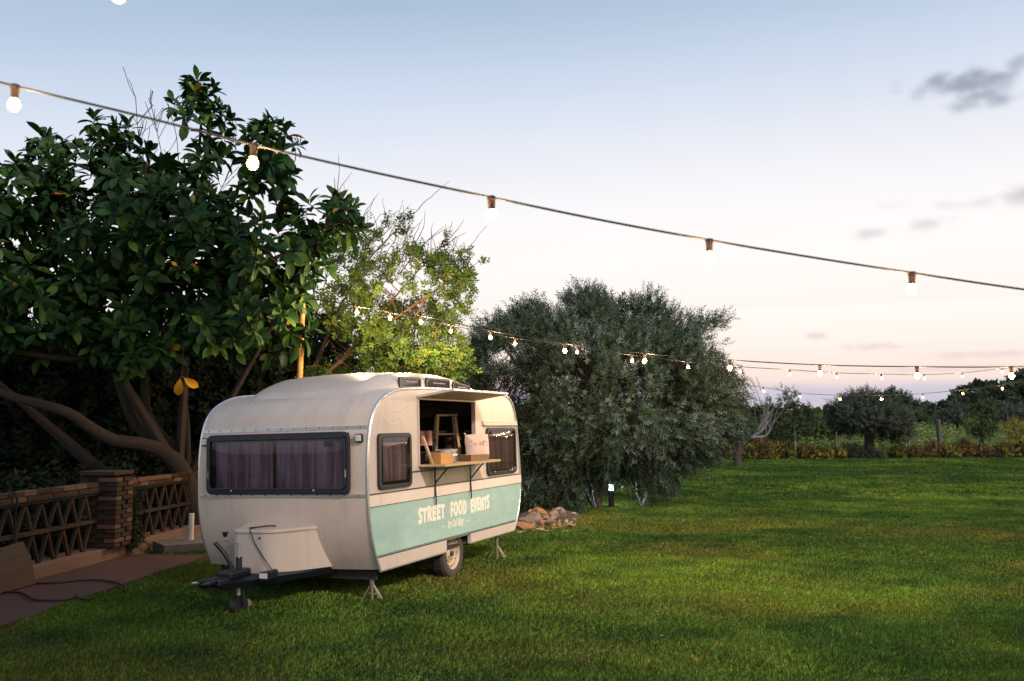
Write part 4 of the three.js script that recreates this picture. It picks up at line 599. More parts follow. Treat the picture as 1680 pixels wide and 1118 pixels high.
// things in and on the hatch
{
  const r = rng(77);
  // wooden step stool standing on the counter
  const st = inVan('wooden_stool', 'pale wooden stool standing on the counter inside the caravan hatch', 'stool', 2.52, 1.285, -.42, -.95);
  part('seat', box(.27, .026, .22, 0, .56, 0, .008), M.bamboo, st);
  for (const [x, z] of [[-1, -1], [1, -1], [-1, 1], [1, 1]]) part('leg', bar(V3(x * .155, 0, z * .15), V3(x * .105, .55, z * .08), .03, .026), M.bamboo, st);
  for (const [y, k] of [[.33, .122], [.14, .14]]) for (const z of [-1, 1]) part('rung', bar(V3(-k, y, z * .11), V3(k, y, z * .11), .018, .018), M.bamboo, st);
  for (const x of [-1, 1]) part('rung', bar(V3(x * .125, .26, -.115), V3(x * .125, .26, .115), .018, .018), M.bamboo, st);
  const CT = -.95, crate = inVan('slatted_crate', 'dark slatted wooden crate behind the stool inside the hatch', 'crate', 2.98, 1.30, -.47, CT);
  for (const [y, h] of [[.30, .04], [.205, .062], [.085, .085]]) part('slat', box(.38, h, .014, 0, y, .09, .003), M.interior, crate);
  for (const x of [-.18, -.055, .06, .18]) part('crate_post', box(.03, .32, .02, x, .16, .078), M.interior, crate);
  part('crate_base', box(.37, .012, .2, 0, .008, 0), M.interior, crate); part('crate_top', box(.40, .012, .22, 0, .325, 0), M.interior, crate);
  [['rosy food tin showing between the dark slats, nearest the stool', -.115, [.75, .38, .33]], ['pale pink food tin showing in the middle of the dark crate', .0, [.80, .45, .40]], ['teal food tin showing at the right of the dark crate', .118, [.35, .55, .52]]].forEach(([l, x, c]) => { const z = .025, t = inVan('food_tin', l, 'tin', 2.98 + x * Math.cos(CT) + z * Math.sin(CT), 1.316, -.47 - x * Math.sin(CT) + z * Math.cos(CT)); part('can', cyl(.043, .043, V3(0, 0, 0), V3(0, .29, 0), 16), std(c, .5), t); part('tin_lid', cyl(.044, .044, V3(0, .29, 0), V3(0, .297, 0), 16), M.zinc, t); });
  const tw = inVan('pink_cloth', 'dull pink cloth hanging at the left inside the hatch', 'cloth', 1.89, 1.49, -.36, CT); { const g = new THREE.PlaneGeometry(.14, .17, 24, 8), p = g.attributes.position; for (let i = 0; i < p.count; i++) p.setZ(i, .008 * Math.sin(p.getX(i) * 60)); g.computeVertexNormals(); part('fabric', g.translate(0, .085, 0), std([.62, .27, .25], .9, { map: tFabric }), tw); part('hanging_rail', cyl(.005, .005, V3(-.09, .172, 0), V3(.09, .172, 0), 8), M.steel, tw); }
  part('painted_light_strip', [bar(V3(2.45, 1.645, -.64), V3(2.95, 1.645, -.64), .03, .035), bar(V3(3.05, 1.64, -.40), V3(3.3, 1.64, -.40), .03, .03)], M.pvc, van);  // pale bars stand in for light coming through the rear window slot
  const pan = inVan('black_griddle', 'black cooking griddle behind the little wooden box', 'griddle', 1.42, 1.302, -.16); part('griddle_body', box(.34, .11, .26, 0, .055, 0, .015), M.blackPlastic, pan); part('griddle_plate', box(.36, .012, .28, 0, .117, 0, .004), M.steel, pan);
  const wb = inVan('wooden_box', 'little open-topped wooden box on the left of the serving shelf', 'box', 1.22, 1.301, .165, -.25);
  for (const [w, d, x, z] of [[.20, .012, 0, .075], [.20, .012, 0, -.075], [.012, .138, -.094, 0], [.012, .138, .094, 0]]) part('box_board', box(w, .115, d, x, .0575, z, .002), M.pine, wb); part('box_floor', box(.17, .01, .13, 0, .01, 0), M.pine, wb);
  const stick = inVan('wooden_batten', 'thin wooden batten leaning at the left edge of the hatch', 'batten', 1.06, 1.30, .06); part('batten_stick', bar(V3(.05, .0, .06), V3(-.02, .30, -.02), .03, .02), M.bamboo, stick);
  [['grey metal pot with a dark rim beside the cardboard box', 1.66, -.02, .095, .13], ['wide grey metal dish beside the little wooden box', 1.52, .10, .10, .07], ['second grey metal pot, close behind the cardboard box', 1.86, -.06, .10, .14]].forEach(([l, x, z, rad, h]) => { const o = inVan(h < .1 ? 'metal_dish' : 'metal_pot', l, h < .1 ? 'dish' : 'pot', x, 1.301, z); part('vessel', new THREE.LatheGeometry([[.0, .004], [rad * .9, .004], [rad, .02], [rad, h], [rad + .006, h + .003], [rad - .004, h], [rad - .006, .02], [0, .012]].map((q) => new THREE.Vector2(...q)), 28), M.zinc, o); part('handle', new THREE.TorusGeometry(.022, .005, 6, 14).translate(0, h * .7, rad + .012), M.steel, o); });
  const tray = inVan('white_tray', 'shallow white tray resting on the wide grey dish', 'tray', 1.50, 1.376, .09, .1); part('tray_base', box(.24, .008, .16, 0, .004, 0, .003), M.pvc, tray); part('tray_rim', [box(.24, .022, .006, 0, .011, .08), box(.24, .022, .006, 0, .011, -.08), box(.006, .022, .16, .12, .011, 0), box(.006, .022, .16, -.12, .011, 0)], M.pvc, tray);
  const cb = inVan('cardboard_box', 'flat brown cardboard box in front of the cushion on the shelf', 'box', 2.05, 1.301, .17, -.35); part('carton', box(.30, .07, .2, 0, .035, 0, .003), std([.42, .24, .13], .8, { map: tFine }), cb); part('flap', [box(.30, .003, .098, 0, .072, .05), box(.30, .003, .098, 0, .0725, -.051)], std([.48, .29, .16], .8), cb); part('packing_tape', box(.302, .0015, .035, 0, .0748, 0), std([.5, .36, .2], .35), cb);
  // cushion: pillow form with pinched corners
  const cu = inVan('cushion', 'white printed cushion propped upright at the right of the serving shelf', 'cushion', 2.40, 1.302, .06, -.75);
  const g = new THREE.SphereGeometry(1, 48, 32), p = g.attributes.position;
  for (let i = 0; i < p.count; i++) { const x = p.getX(i), y = p.getY(i), z = p.getZ(i), s = Math.max(Math.abs(x), Math.abs(y)) / (Math.hypot(x, y) || 1), k = 1 / mix(1, s, .85), e = Math.hypot(x, y); const cr = 1 + .012 * (fbm(x * 3 + 5, y * 3, 3) - .5) * 6; p.setXYZ(i, x * k * .155 * cr, (y * k * .155 + .152) * cr, z * .06 * (1 - .55 * e ** 6) + .014 * (fbm(x * 2.6 + 9, y * 2.6 + 4, 3) - .5) * (1 - e)); }
  g.computeVertexNormals(); const prn = grain(256, (u, v) => { const a = .84 + .1 * fbm(u * 40, v * 40, 2); const b = (Math.abs(v - .56) < .06 && fbm(u * 60, v * 20, 3) > .55 && Math.abs((u * 2 % 1) - .5) < .28) ? .55 : 1; return [a * b, a * .95 * b, a * .92 * b]; }); part('cover', g, std([.62, .50, .45], .9, { map: prn }), cu).rotation.x = -.12;
  part('cushion_tie', tube([V3(-.15, .29, .0), V3(-.17, .315, .02), V3(-.185, .31, .03)], .006, 10, 5), M.pvc, cu);
}

// ---------------------------------------------------------------- garden wall of clay lattice on a rendered plinth
{
  const t = thing('lattice_wall', 'low garden wall of clay lattice triangles on a pale plinth with a brick pillar', 'wall', [wallX(10.7), 0, -10.7], 84.86 * D), r = rng(41);
  part('plinth', box(12.2, .20, .34, -.2, .09, -.17, .012), M.plaster, t);
  const bricks = [box(.235, .048, .13), box(.22, .050, .128), box(.24, .046, .132)], bm = [M.clay, M.clay2, std([.26, .13, .08], .9, { map: tFine })];
  const brick = (x, y, z, ry, par, name = 'brick') => { const m = part(name, bricks[r() * 3 | 0], bm[r() * 3 | 0], par); m.position.set(x + (r() - .5) * .008, y + (r() - .5) * .003, z + (r() - .5) * .008); m.rotation.y = ry + (r() - .5) * .03; return m; };
  const top = .885; const rail = (s0, s1, y, h) => { for (let s = s0; s < s1 - .05; s += .5) part('lattice_rail', box(Math.min(.495, s1 - s), h, .075, s + Math.min(.495, s1 - s) / 2, y, -.12), r() < .5 ? M.clay : M.clay2, t); };
  for (const [s0, s1] of [[-3.2, .84], [1.28, 4.6]]) {
    part('mortar_bed', box(s1 - s0, .012, .13, (s0 + s1) / 2, .892, -.12), M.mortar, t);
    for (let c = 0; c < 2; c++) for (let s = s0 + .12 - c * .06; s < s1 - .1; s += .25) brick(s, .925 + c * .056, -.12, 0, t);
    rail(s0, s1, .535, .04); rail(s0, s1, .87, .028);
    const n = Math.floor((s1 - s0) / .296), b0 = -1.235 - .296 * Math.ceil((-1.235 - s0) / .296);
    for (let k = 0; k <= n; k++) { const s = b0 + k * .296; for (const [x0, y0, x1, y1] of [[s, .855, s - .135, .557], [s, .855, s + .135, .557], [s + .148, .515, s + .013, .195], [s + .148, .515, s + .283, .195]]) { if (Math.min(x0, x1) < s0 || Math.max(x0, x1) > s1 - .02) continue; part('lattice_bar', bar(V3(x0, y0, -.12), V3(x1, y1, -.12), 0.032, .036), r() < .5 ? M.clay : M.clay2, t); } }
  }
  const pl = new THREE.Group(); pl.name = 'pillar'; t.add(pl); part('pillar_core', box(.36, .9, .34, 1.06, .63, -.13), M.mortar, pl);
  for (let k = 0; k < 15; k++) { const y = .225 + k * .058; const f = k & 1; for (const [x, z, a] of f ? [[.97, .05, 0], [1.205, .0, 1.571], [1.15, -.31, 0], [.915, -.26, 1.571]] : [[1.15, .05, 0], [1.205, -.26, 1.571], [.97, -.31, 0], [.915, .0, 1.571]]) brick(x, y, z, a, pl); }
  part('pillar_cap', box(.48, .05, .46, 1.06, 1.115, -.13, .008), M.clay, pl);
  // things along the wall
  const onWall = (name, label, cat, s, y, z, turn = 0) => { const p = V3(s, y, z).applyMatrix4(t.matrixWorld); return thing(name, label, cat, p, 84.86 * D + turn); };
  t.updateMatrixWorld(true);
  const bd = onWall('wooden_board', 'brown wooden board with a clipped corner leaning on the wall plinth', 'board', -1.17, .05, .16); { const s = new THREE.Shape(); s.moveTo(-.34, 0); s.lineTo(.32, 0); s.lineTo(.30, .30); s.lineTo(.21, .46); s.lineTo(-.30, .43); s.closePath(); const g = new THREE.ExtrudeGeometry(s, { depth: .025, bevelEnabled: true, bevelSize: .003, bevelThickness: .003, bevelSegments: 1 }); g.rotateX(-.22); part('board_panel', g, std([.085, .045, .027], .8, { map: tWood }), bd); part('board_batten', box(.03, .42, .03, -.31, .21, .02).rotateX(-.22), std([.20, .15, .12], .8), bd); }
  const bd2 = onWall('wooden_board', 'second smaller pale board propped at the frame edge beside the brown board', 'board', -1.78, .05, .18); part('board_panel', box(.42, .34, .022, 0, .17, 0, .003).rotateX(-.2), std([.13, .10, .08], .8, { map: tWood }), bd2);
  const sl = thing('concrete_slab', 'square grey concrete slab lying between the path end and the caravan', 'slab', G(297, 906), .62); part('slab_block', box(.62, .13, .58, 0, .075, 0, .012), M.concrete, sl); 
  const pp = thing('plastic_pipe', 'short upright pale plastic pipe standing on the concrete slab', 'pipe', sl.position.clone().add(V3(.06, .14, -.18))); part('pipe_tube', cyl(.036, .036, V3(0, 0, 0), V3(.004, .36, 0), 16), M.pvc, pp); part('pipe_collar', cyl(.042, .042, V3(0, .0, 0), V3(0, .05, 0), 16), M.pvc, pp);
  const hose = (label, pts) => { const o = thing('cable', label, 'cable', [0, 0, 0]); part('cable_run', tube(pts, .011, 90, 6), M.cable, o); return o; };
  const gp = (px, py) => { const p = G(px, py); const k = (EYE - .06) / EYE; return V3(p.x * k, .062, p.z * k); };
  const onFace = (s, y, z = -.05) => V3(s, y, z).applyMatrix4(t.matrixWorld);
  hose('black cable climbing over the wall and looping along the red path', [onFace(-.95, 1.03, -.12), onFace(-.93, .99, -.03), onFace(-.90, .75, -.05), onFace(-.86, .40, -.05), onFace(-.84, .22, .02), onFace(-.83, .08, .05), gp(90, 957), gp(130, 953), gp(165, 953), gp(190, 957), gp(205, 964), gp(203, 970)]);
  hose('black cable lying on the path in front of the brown board', [gp(5, 972), gp(30, 973), gp(45, 979), gp(58, 985), gp(85, 986), gp(108, 985), gp(118, 981), gp(124, 977), gp(130, 983), gp(150, 985)]);
  // creeper leaves at the pillar foot
  const iv = thing('creeper', 'dark creeper plant hanging beside the brick pillar', 'plant', onFace(1.42, .18, .0)); const li = [], rr = rng(6); for (let k = 0; k < 160; k++) { const y = rr() ** 1.6 * .75; li.push([V3((rr() - .5) * .3, y, (rr() - .5) * .24), qTo(rndDir(rr), rr() * 6), V3(.7, .7, .7), [.014, .025, .012]]); } instances('foliage', SHOOT.broad, LM, li, iv); part('stem', tube([V3(0, 0, 0), V3(.03, .3, .02), V3(-.02, .7, -.03)], .008, 12, 5), M.barkDark, iv);
}
// ---------------------------------------------------------------- wooden block under the drawbar
{
  const b = thing('wooden_block', 'small weathered wooden block on the grass under the drawbar', 'block', G(400, 1003), .3); part('block_body', box(.13, .085, .12, 0, .042, 0, .006), std([.36, .27, .2], .85, { map: tWood }), b); part('block_top', box(.10, .02, .09, 0, .095, 0, .004), std([.4, .31, .24], .85, { map: tWood }), b);
}
// ---------------------------------------------------------------- rocks heaped behind the caravan
{
  const R = [
    [861, 864, 30, 15, [.42, .20, .10], 'big orange slab of rock at the near left of the heap'], [853, 874, 19, 7, [.46, .29, .24], 'flat pink stone lying in front of the big orange slab'], [872, 851, 30, 19, [.34, .26, .24], 'largest grey pink boulder in the middle of the heap'],
    [885, 842, 27, 12, [.46, .25, .12], 'long orange rock tilted across the top of the heap'], [910, 843, 18, 10, [.50, .33, .29], 'pale pink rock right of the long orange rock'], [916, 837, 18, 10, [.38, .28, .25], 'grey brown rock at the very top back of the heap'], [925, 841, 10, 9, [.45, .34, .28], 'small pale rock beside the topmost rock'],
    [942, 843, 9, 6, [.48, .39, .34], 'small pale stone alone at the far right of the heap'], [890, 860, 9, 11, [.50, .24, .10], 'small bright orange rock standing below the boulder'], [886, 870, 18, 8, [.46, .35, .25], 'pale tan flat stone at the front centre of the heap'], [899, 873, 14, 5, [.50, .33, .25], 'thin pinkish stone right of the pale tan stone'],
    [881, 877, 20, 4, [.46, .31, .24], 'long flat stone sunk in the grass at the front'], [901, 857, 16, 11, [.33, .24, .18], 'brown tilted rock right of the bright orange rock'], [907, 851, 13, 7, [.40, .31, .21], 'tan rock resting on the brown tilted rock'], [911, 867, 12, 5, [.48, .32, .26], 'flat pink stone at the right front of the heap'],
    [858, 852, 11, 9, [.33, .30, .26], 'small grey rock at the left behind the orange slab'], [870, 839, 9, 7, [.42, .30, .25], 'small rock perched left of the long orange rock'], [917, 877.5, 17, 2.5, [.50, .42, .26], 'thin yellowish stone flush in the grass right of the heap'], [934, 862, 11, 5, [.42, .25, .22], 'reddish flat stone among the rubble at the right'], [876, 862, 12, 8, [.28, .21, .18], 'dark brown rock in the gap under the boulder'], [895, 849, 12, 8, [.36, .25, .21], 'dull pink rock under the long orange rock'],
  ];
  R.forEach(([px, py, w, h, c, label], i) => {
    const d = py > 865 ? -G(px, py + h / 2).z : Math.min(16.3, 15.0 + (866 - py) * .05), p = P(px, py, d), s = d / FPX, g = new THREE.IcosahedronGeometry(1, 3).deleteAttribute('uv'), q = g.attributes.position, r = rng(100 + i), ph = r() * 50, cuts = []; for (let k = 0; k < 11; k++) cuts.push([rndDir(r), .42 + .36 * r()]);
    const v = V3(); for (let k = 0; k < q.count; k++) { v.fromBufferAttribute(q, k); for (const [n, m] of cuts) { const e = v.dot(n); if (e > m) v.addScaledVector(n, -(e - m) * .9); } v.multiplyScalar(1 + .22 * (fbm(v.x * 2.3 + ph, v.y * 2.3 + v.z * 1.9 + ph, 4) - .5)); q.setXYZ(k, v.x * w * s * .62, v.y * h * s * .66, v.z * w * s * .5); }
    g.computeVertexNormals(); const u = new Float32Array(q.count * 2); for (let k = 0; k < q.count; k++) { u[2 * k] = q.getX(k) * 2 + q.getZ(k); u[2 * k + 1] = q.getY(k) * 2 + q.getZ(k) * 1.3; } g.setAttribute('uv', new THREE.BufferAttribute(u, 2));
    const m = part('rock', g, std(c, .9, { map: tFine, bumpMap: tFine, bumpScale: .02 }), scene); m.position.copy(p); m.rotation.set((r() - .5) * .3, r() * .8 - .4, (i === 3 ? -.35 : (r() - .5) * .35)); tag(m, label, 'rock', 'rocks in the heap behind the caravan');
  });
  const li = [], r = rng(61), g = new THREE.IcosahedronGeometry(1, 1); g.deleteAttribute('uv'); for (let k = 0; k < g.attributes.position.count; k++) { const a = g.attributes.position; const n = .8 + .4 * h2(Math.round(a.getX(k) * 99), Math.round(a.getY(k) * 99 + a.getZ(k) * 57)); a.setXYZ(k, a.getX(k) * n, a.getY(k) * n * .6, a.getZ(k) * n); } g.computeVertexNormals();
  for (let k = 0; k < 420; k++) { const p = k < 300 ? G(mix(862, 944, r()), mix(850, 876, r())) : G(mix(930, 1100, r()), mix(836, 850, r())), s = (.008 + .035 * r() ** 3) * (k < 300 ? 1 : .5), b = .7 + .5 * r(); if (p.x > pathX(-p.z)) li.push([V3(p.x, .01 + .10 * r() * sst(1.1, .1, Math.hypot((p.x - .55) / .6, (p.z + 16) / 1.0)), p.z), new THREE.Quaternion().setFromEuler(e0.set(r() * 6, r() * 6, r() * 6)), V3(s, s, s), [.34 * b, .23 * b, .18 * b]]); }
  tag(instances('rubble', g, std([1, 1, 1], .95), li, scene), 'small pinkish rubble scattered at the foot of the rock heap', 'rubble');
  const heap = new THREE.SphereGeometry(1, 40, 20, 0, 6.2832, 0, 1.5708), hp = heap.attributes.position; for (let k = 0; k < hp.count; k++) { const x = hp.getX(k), y = hp.getY(k), z = hp.getZ(k); hp.setXYZ(k, x * .6, y * .17 * (.7 + .6 * fbm(x * 3 + 4, z * 3, 3)) - .02, z * .9); } heap.computeVertexNormals(); heap.rotateY(-.32); heap.translate(.66, 0, -17.1); struct('earth_mound', heap, std([.12, .085, .06], .95, { map: tFine }));
}
// ---------------------------------------------------------------- bollard lamp under the olive
{
  const b = thing('bollard_lamp', 'short black garden bollard with a glowing white head under the olive tree', 'lamp', G(1003, 833));
  part('post', cyl(.056, .056, V3(0, -.02, 0), V3(0, .355, 0), 20), M.blackPlastic, b); part('cap', [cyl(.060, .060, V3(0, .475, 0), V3(0, .50, 0), 20), cyl(.012, .012, V3(.045, .35, 0), V3(.045, .48, 0), 6), cyl(.012, .012, V3(-.045, .35, 0), V3(-.045, .48, 0), 6)], M.blackPlastic, b);
  part('lamp_glass', cyl(.050, .050, V3(0, .357, 0), V3(0, .473, 0), 20), new THREE.MeshStandardMaterial({ color: lin(.9, .95, .95), emissive: lin(4.5, 5.4, 5.6), roughness: .4 }), b);
  const l = new THREE.PointLight(lin(.82, 1, .98), 4.5, 0, 2); l.position.set(0, .415, 0); l.castShadow = true; l.shadow.radius = 2; b.add(l);
}
// ---------------------------------------------------------------- festoon strings
{
  const sockG = mergeGeometries([cyl(.0165, .0195, V3(0, -.056, 0), V3(0, -.006, 0), 12), cyl(.0215, .019, V3(0, -.012, 0), V3(0, .006, 0), 12), cyl(.0185, .0185, V3(0, -.062, 0), V3(0, -.056, 0), 12)].map(flat));
  const glassG = new THREE.LatheGeometry([[.0001, -.055], [.011, -.053], [.021, -.044], [.0265, -.030], [.027, -.020], [.024, -.008], [.016, .004], [.0125, .012], [.011, .014]].map((q) => new THREE.Vector2(...q)), 20).translate(0, -.068, 0);
  const coreG = new THREE.SphereGeometry(.0195, 14, 10).translate(0, -.090, 0);
  const string = (label, pts, bulbs, r = .0048, power = BULB) => {
    const o = thing('string_lights', label, 'string lights', [0, 0, 0]), cv = new THREE.CatmullRomCurve3(pts.map((q) => P(...q))); part('cable', new THREE.TubeGeometry(cv, pts.length * 14, r, 6), M.cable, o);
    for (const [px, py, d] of bulbs) { const p = P(px, py, d); let best = p, m = 1e9; for (let k = 0; k <= 900; k++) { const q = cv.getPoint(k / 900), e = (q.x - p.x) ** 2 + (q.z - p.z) ** 2; if (e < m) { m = e; best = q; } }
      const s = part('lamp_socket', sockG, M.socket, o); s.position.copy(best); if (d < 6) s.scale.setScalar(.86); s.rotation.set((h2(px, 3) - .5) * .12, h2(px, 5) * 6, (h2(px, 9) - .5) * .12); part('bulb', glassG, M.bulb, s); part('glow_core', coreG, M.core, s);
      const l = new THREE.PointLight(lin(1, .67, .34), px < 760 && d > 10 ? power * 2.6 : power, 0, 2); l.position.copy(best).add(V3(0, d < 6 ? -.08 : -.092, 0)); l.castShadow = true; l.shadow.radius = 1.6; o.add(l); }
  };
  string('nearest string of lit bulbs sagging across the sky from upper left to right', [[-900, -100, 3.5], [-400, 30, 3.5], [-150, 98, 3.5], [27, 142, 3.5], [220, 188, 3.55], [418, 238, 3.6], [600, 280, 3.7], [806, 324, 3.8], [985, 361, 3.9], [1163, 394, 4.0], [1330, 422, 4.1], [1497, 448, 4.2], [1680, 475, 4.3], [1850, 496, 4.4], [2150, 525, 4.5]], [[-385, 33, 3.5], [24, 142, 3.5], [418, 238, 3.6], [806, 324, 3.8], [1163, 394, 4.0], [1497, 448, 4.2], [1825, 494, 4.4]], .0052);
  string('string of bulbs overhead of which one bulb dips into the top edge', [[-700, 10, 3.0], [-260, -58, 3.0], [195, -44, 3.0], [640, -150, 3.1], [1100, -260, 3.2]], [[-260, -58, 3.0], [195, -44, 3.0], [640, -150, 3.1]], .0052);
  string('lower front string of warm bulbs from the yellow pole past the olive tree', [[497, 487, 13.9], [585, 503, 13.3], [690, 518, 12.6], [805, 543, 12], [927, 564, 11.4], [1058, 580, 10.8], [1197, 591, 10.2], [1345, 599, 9.7], [1504, 602, 9.2], [1660, 602, 8.9], [1830, 594, 8.6], [2100, 565, 8.2]], [[585, 503, 13.3], [690, 518, 12.6], [805, 543, 12], [927, 564, 11.4], [1058, 580, 10.8], [1197, 591, 10.2], [1345, 599, 9.7], [1504, 602, 9.2], [1660, 602, 8.9], [1830, 594, 8.6]], .0058, 3.5);
  string('middle string of small bulbs running from the yellow pole into the distance', [[497, 489, 13.9], [560, 498, 14], [640, 513, 14], [740, 534, 14.2], [845, 555, 14.5], [947, 569, 15], [1037, 583, 15.6], [1129, 594, 16.4], [1214, 602, 17.2], [1296, 607, 18.2], [1373, 612, 19.2], [1446, 614, 20.2], [1517, 615, 21.2], [1579, 612, 22.3], [1645, 605, 23.4], [1760, 592, 25]], [[640, 513, 14], [740, 534, 14.2], [845, 555, 14.5], [947, 569, 15], [1037, 583, 15.6], [1129, 594, 16.4], [1214, 602, 17.2], [1296, 607, 18.2], [1373, 612, 19.2], [1446, 614, 20.2], [1517, 615, 21.2], [1579, 612, 22.3], [1645, 605, 23.4]], .0062, 3.5);
  string('farthest lowest string of small bulbs in front of the wooded hill', [[1060, 600, 22.5], [1190, 626, 22], [1253, 636, 22], [1313, 645, 22], [1378, 649, 22], [1446, 649, 22], [1514, 646, 22], [1580, 640, 22], [1645, 632, 22], [1760, 612, 22]], [[1253, 636, 22], [1313, 645, 22], [1378, 649, 22], [1446, 649, 22], [1514, 646, 22], [1580, 640, 22], [1645, 632, 22]], .0062);
  const top = P(497, 484, 13.95), pole = thing('wooden_pole', 'slim yellow wooden pole behind the caravan that carries the string lights', 'pole', [top.x - .02, 0, top.z]); part('shaft', cyl(.055, .042, V3(-.05, -.1, 0), V3(.02, top.y + .06, 0), 14), std([.50, .27, .07], .6, { map: tWood }), pole); part('hook', tube([V3(.02, top.y - .02, .04), V3(.02, top.y, .08), V3(.03, top.y + .02, .05)], .006, 10, 5), M.zinc, pole);
}
// ---------------------------------------------------------------- beyond the lawn
{
  const edge = (px, extra = .6) => { const k = (px - 840) / FPX; let d = 44; for (let i = 0; i < 6; i++) d = lawnEnd(k * d); return d + extra; };
  const foot = (px, d) => { const p = P(px, 700, d); return V3(p.x, terrainH(p.x, p.z), p.z); };
  const C = { yel: [[.20, .18, .025], [.09, .10, .02], [.30, .23, .03], [.04, .06, .018], [.03, .045, .015]], red: [[.17, .085, .03], [.10, .07, .03], [.05, .055, .022], [.24, .13, .04], [.035, .045, .018]], dk: [[.035, .04, .025], [.05, .045, .035], [.03, .04, .02]], ol: [[.060, .078, .055], [.08, .10, .075], [.045, .06, .04]], gr: [[.055, .095, .025], [.04, .075, .02], [.08, .12, .03]], dg: [[.04, .068, .026], [.052, .08, .032], [.032, .054, .022]] };
  const low = [[1222, 30, 25, 'yel', 'yellowish low shrub beside the bare pruned tree'], [1247, 26, 30, 'red', 'tall reddish shrub right of the bare pruned tree'], [1266, 26, 22, 'yel', 'dark yellow low shrub right of the tall reddish one'], [1287, 26, 27, 'yel', 'golden shrub left of the dark tree with upright shoots'], [1318, 26, 17, 'red', 'rusty red low shrub at the foot of the pale stake'], [1337, 24, 16, 'yel', 'yellow low shrub right of the rusty red one'], [1354, 15, 14, 'yel', 'tiny yellow shrub between two larger yellow shrubs'], [1374, 20, 15, 'yel', 'yellow shrub at the left end of the dark bush'], [1396, 46, 18, 'dk', 'wide dark purple bush left of the thick olive trunk'], [1428, 26, 10, 'dk', 'low dark bush at the foot of the thick olive trunk'], [1474, 21, 15, 'yel', 'round bright yellow shrub left of the thin fence post'], [1507, 36, 16, 'red', 'wide orange shrub right of the thin fence post'], [1530, 16, 23, 'red', 'narrow rusty shrub left of the thick fence post'], [1556, 30, 19, 'yel', 'dark golden shrub right of the thick fence post'], [1581, 20, 25, 'red', 'upright red brown shrub under the little sapling'], [1604, 32, 19, 'red', 'wide red brown shrub under the young tree'], [1621, 26, 7, 'dk', 'very low dark bush in front of the young tree'], [1646, 30, 18, 'yel', 'dark yellow shrub left of the tall golden shrub'], [1676, 28, 20, 'dk', 'dark low bush at the right frame edge'], [1196, 24, 18, 'yel', 'yellowish shrub half behind the drooping olive shoots'], [1705, 40, 22, 'red', 'rusty shrub just outside the right edge']];
  low.forEach(([px, w, h, c, label], i) => { const d = edge(px, .5 + .5 * h2(i, 1)), p = foot(px, d), s = d / FPX; bush('shrub', label, 'shrub', p, [[V3(p.x, p.y + h * s * .5, p.z), w * s * .56, h * s * .6, w * s * .5]], SHOOT.broad, Math.min(420, 60 + w * h * .75), C[c], { seed: 300 + i, scale: 1.0, group: 'shrubs along the far lawn edge', up: .8 }); });
  // bare pruned tree
  {
    const base = G(1210, 768), dp = -base.z, t = thing('pruned_tree', 'small bare pruned tree with pale branches standing on the lawn', 'tree', base), L = (a, from = 0) => ({ pts: a.map(([x, y, e = 0]) => P(x, y, dp + e)), from, r: [.075, .025] });
    const N = grow([{ pts: [base, P(1210, 757, dp), P(1211, 746, dp), P(1214, 738, dp)], r: [.17, .12] }, L([[1211, 750], [1207, 746], [1204, 742]]), L([[1214, 738], [1224, 726], [1238, 716], [1250, 707], [1257, 698], [1257, 688], [1255, 680]]), L([[1217, 734], [1230, 722, .3], [1244, 706, .4], [1252, 690, .4], [1262, 676, .5]]), L([[1214, 738], [1211, 724], [1210, 712], [1214, 700]]), L([[1224, 726], [1240, 718, -.3], [1256, 716, -.4], [1266, 702, -.5]])], [], { step: .09, tip: .012, pow: 2.1 }, 2), r = rng(12), src = N.filter((n) => n.r < .05 && n.p.y > 1.0);
    for (let k = 0; k < 38; k++) { let i = N.indexOf(src[r() * src.length | 0]), d = V3((r() - .3) * 1.2, 1, (r() - .5) * .8).normalize(); const len = 4 + (r() * 10 | 0); for (let q = 0; q < len; q++) { d.x += (r() - .5) * .16; d.normalize(); N.push({ p: N[i].p.clone().addScaledVector(d, .11), parent: i, kids: 0, r: .012 * (1 - q / len) + .004, best: -1 }); if (q) N[i].best = N.length - 1; i = N.length - 1; } }
    part('trunk', branchMesh(N, (n) => n.r > .03 && n.p.y < 1.2, base, 9, .16), M.barkDark, t); part('branches', branchMesh(N, (n) => n.p.y > .75, base, 6, .05), M.barkPale, t);
  }
  const tr = (a, d) => a.map(([x, y, e = 0]) => P(x, y, d + e));
  let d = edge(1300, 1.2), f = foot(1300, d); const b = (px, py, rx, ry, dd = d, rz) => [P(px, py, dd), rx * dd / FPX, ry * dd / FPX, (rz || rx * .9) * dd / FPX];
  bush('dark_leaved_tree', 'small dark leaved tree with upright shoots behind the lawn edge', 'tree', f, [b(1290, 704, 30, 24), b(1316, 694, 18, 22), b(1272, 690, 17, 24), b(1292, 672, 9, 22, d, 6), b(1305, 662, 5, 20, d, 4), b(1284, 656, 4, 18, d, 3), b(1297, 650, 3, 16, d, 3), b(1322, 672, 6, 10), b(1262, 672, 6, 16), b(1328, 682, 9, 9)], SHOOT.broad, 900, C.dg, { seed: 71, scale: 1.25, trunk: [[f, ...tr([[1301, 730], [1300, 712]], d)]], rMax: .16, bark: M.barkDark });
  d = edge(1427, 1.0); f = foot(1425, d);
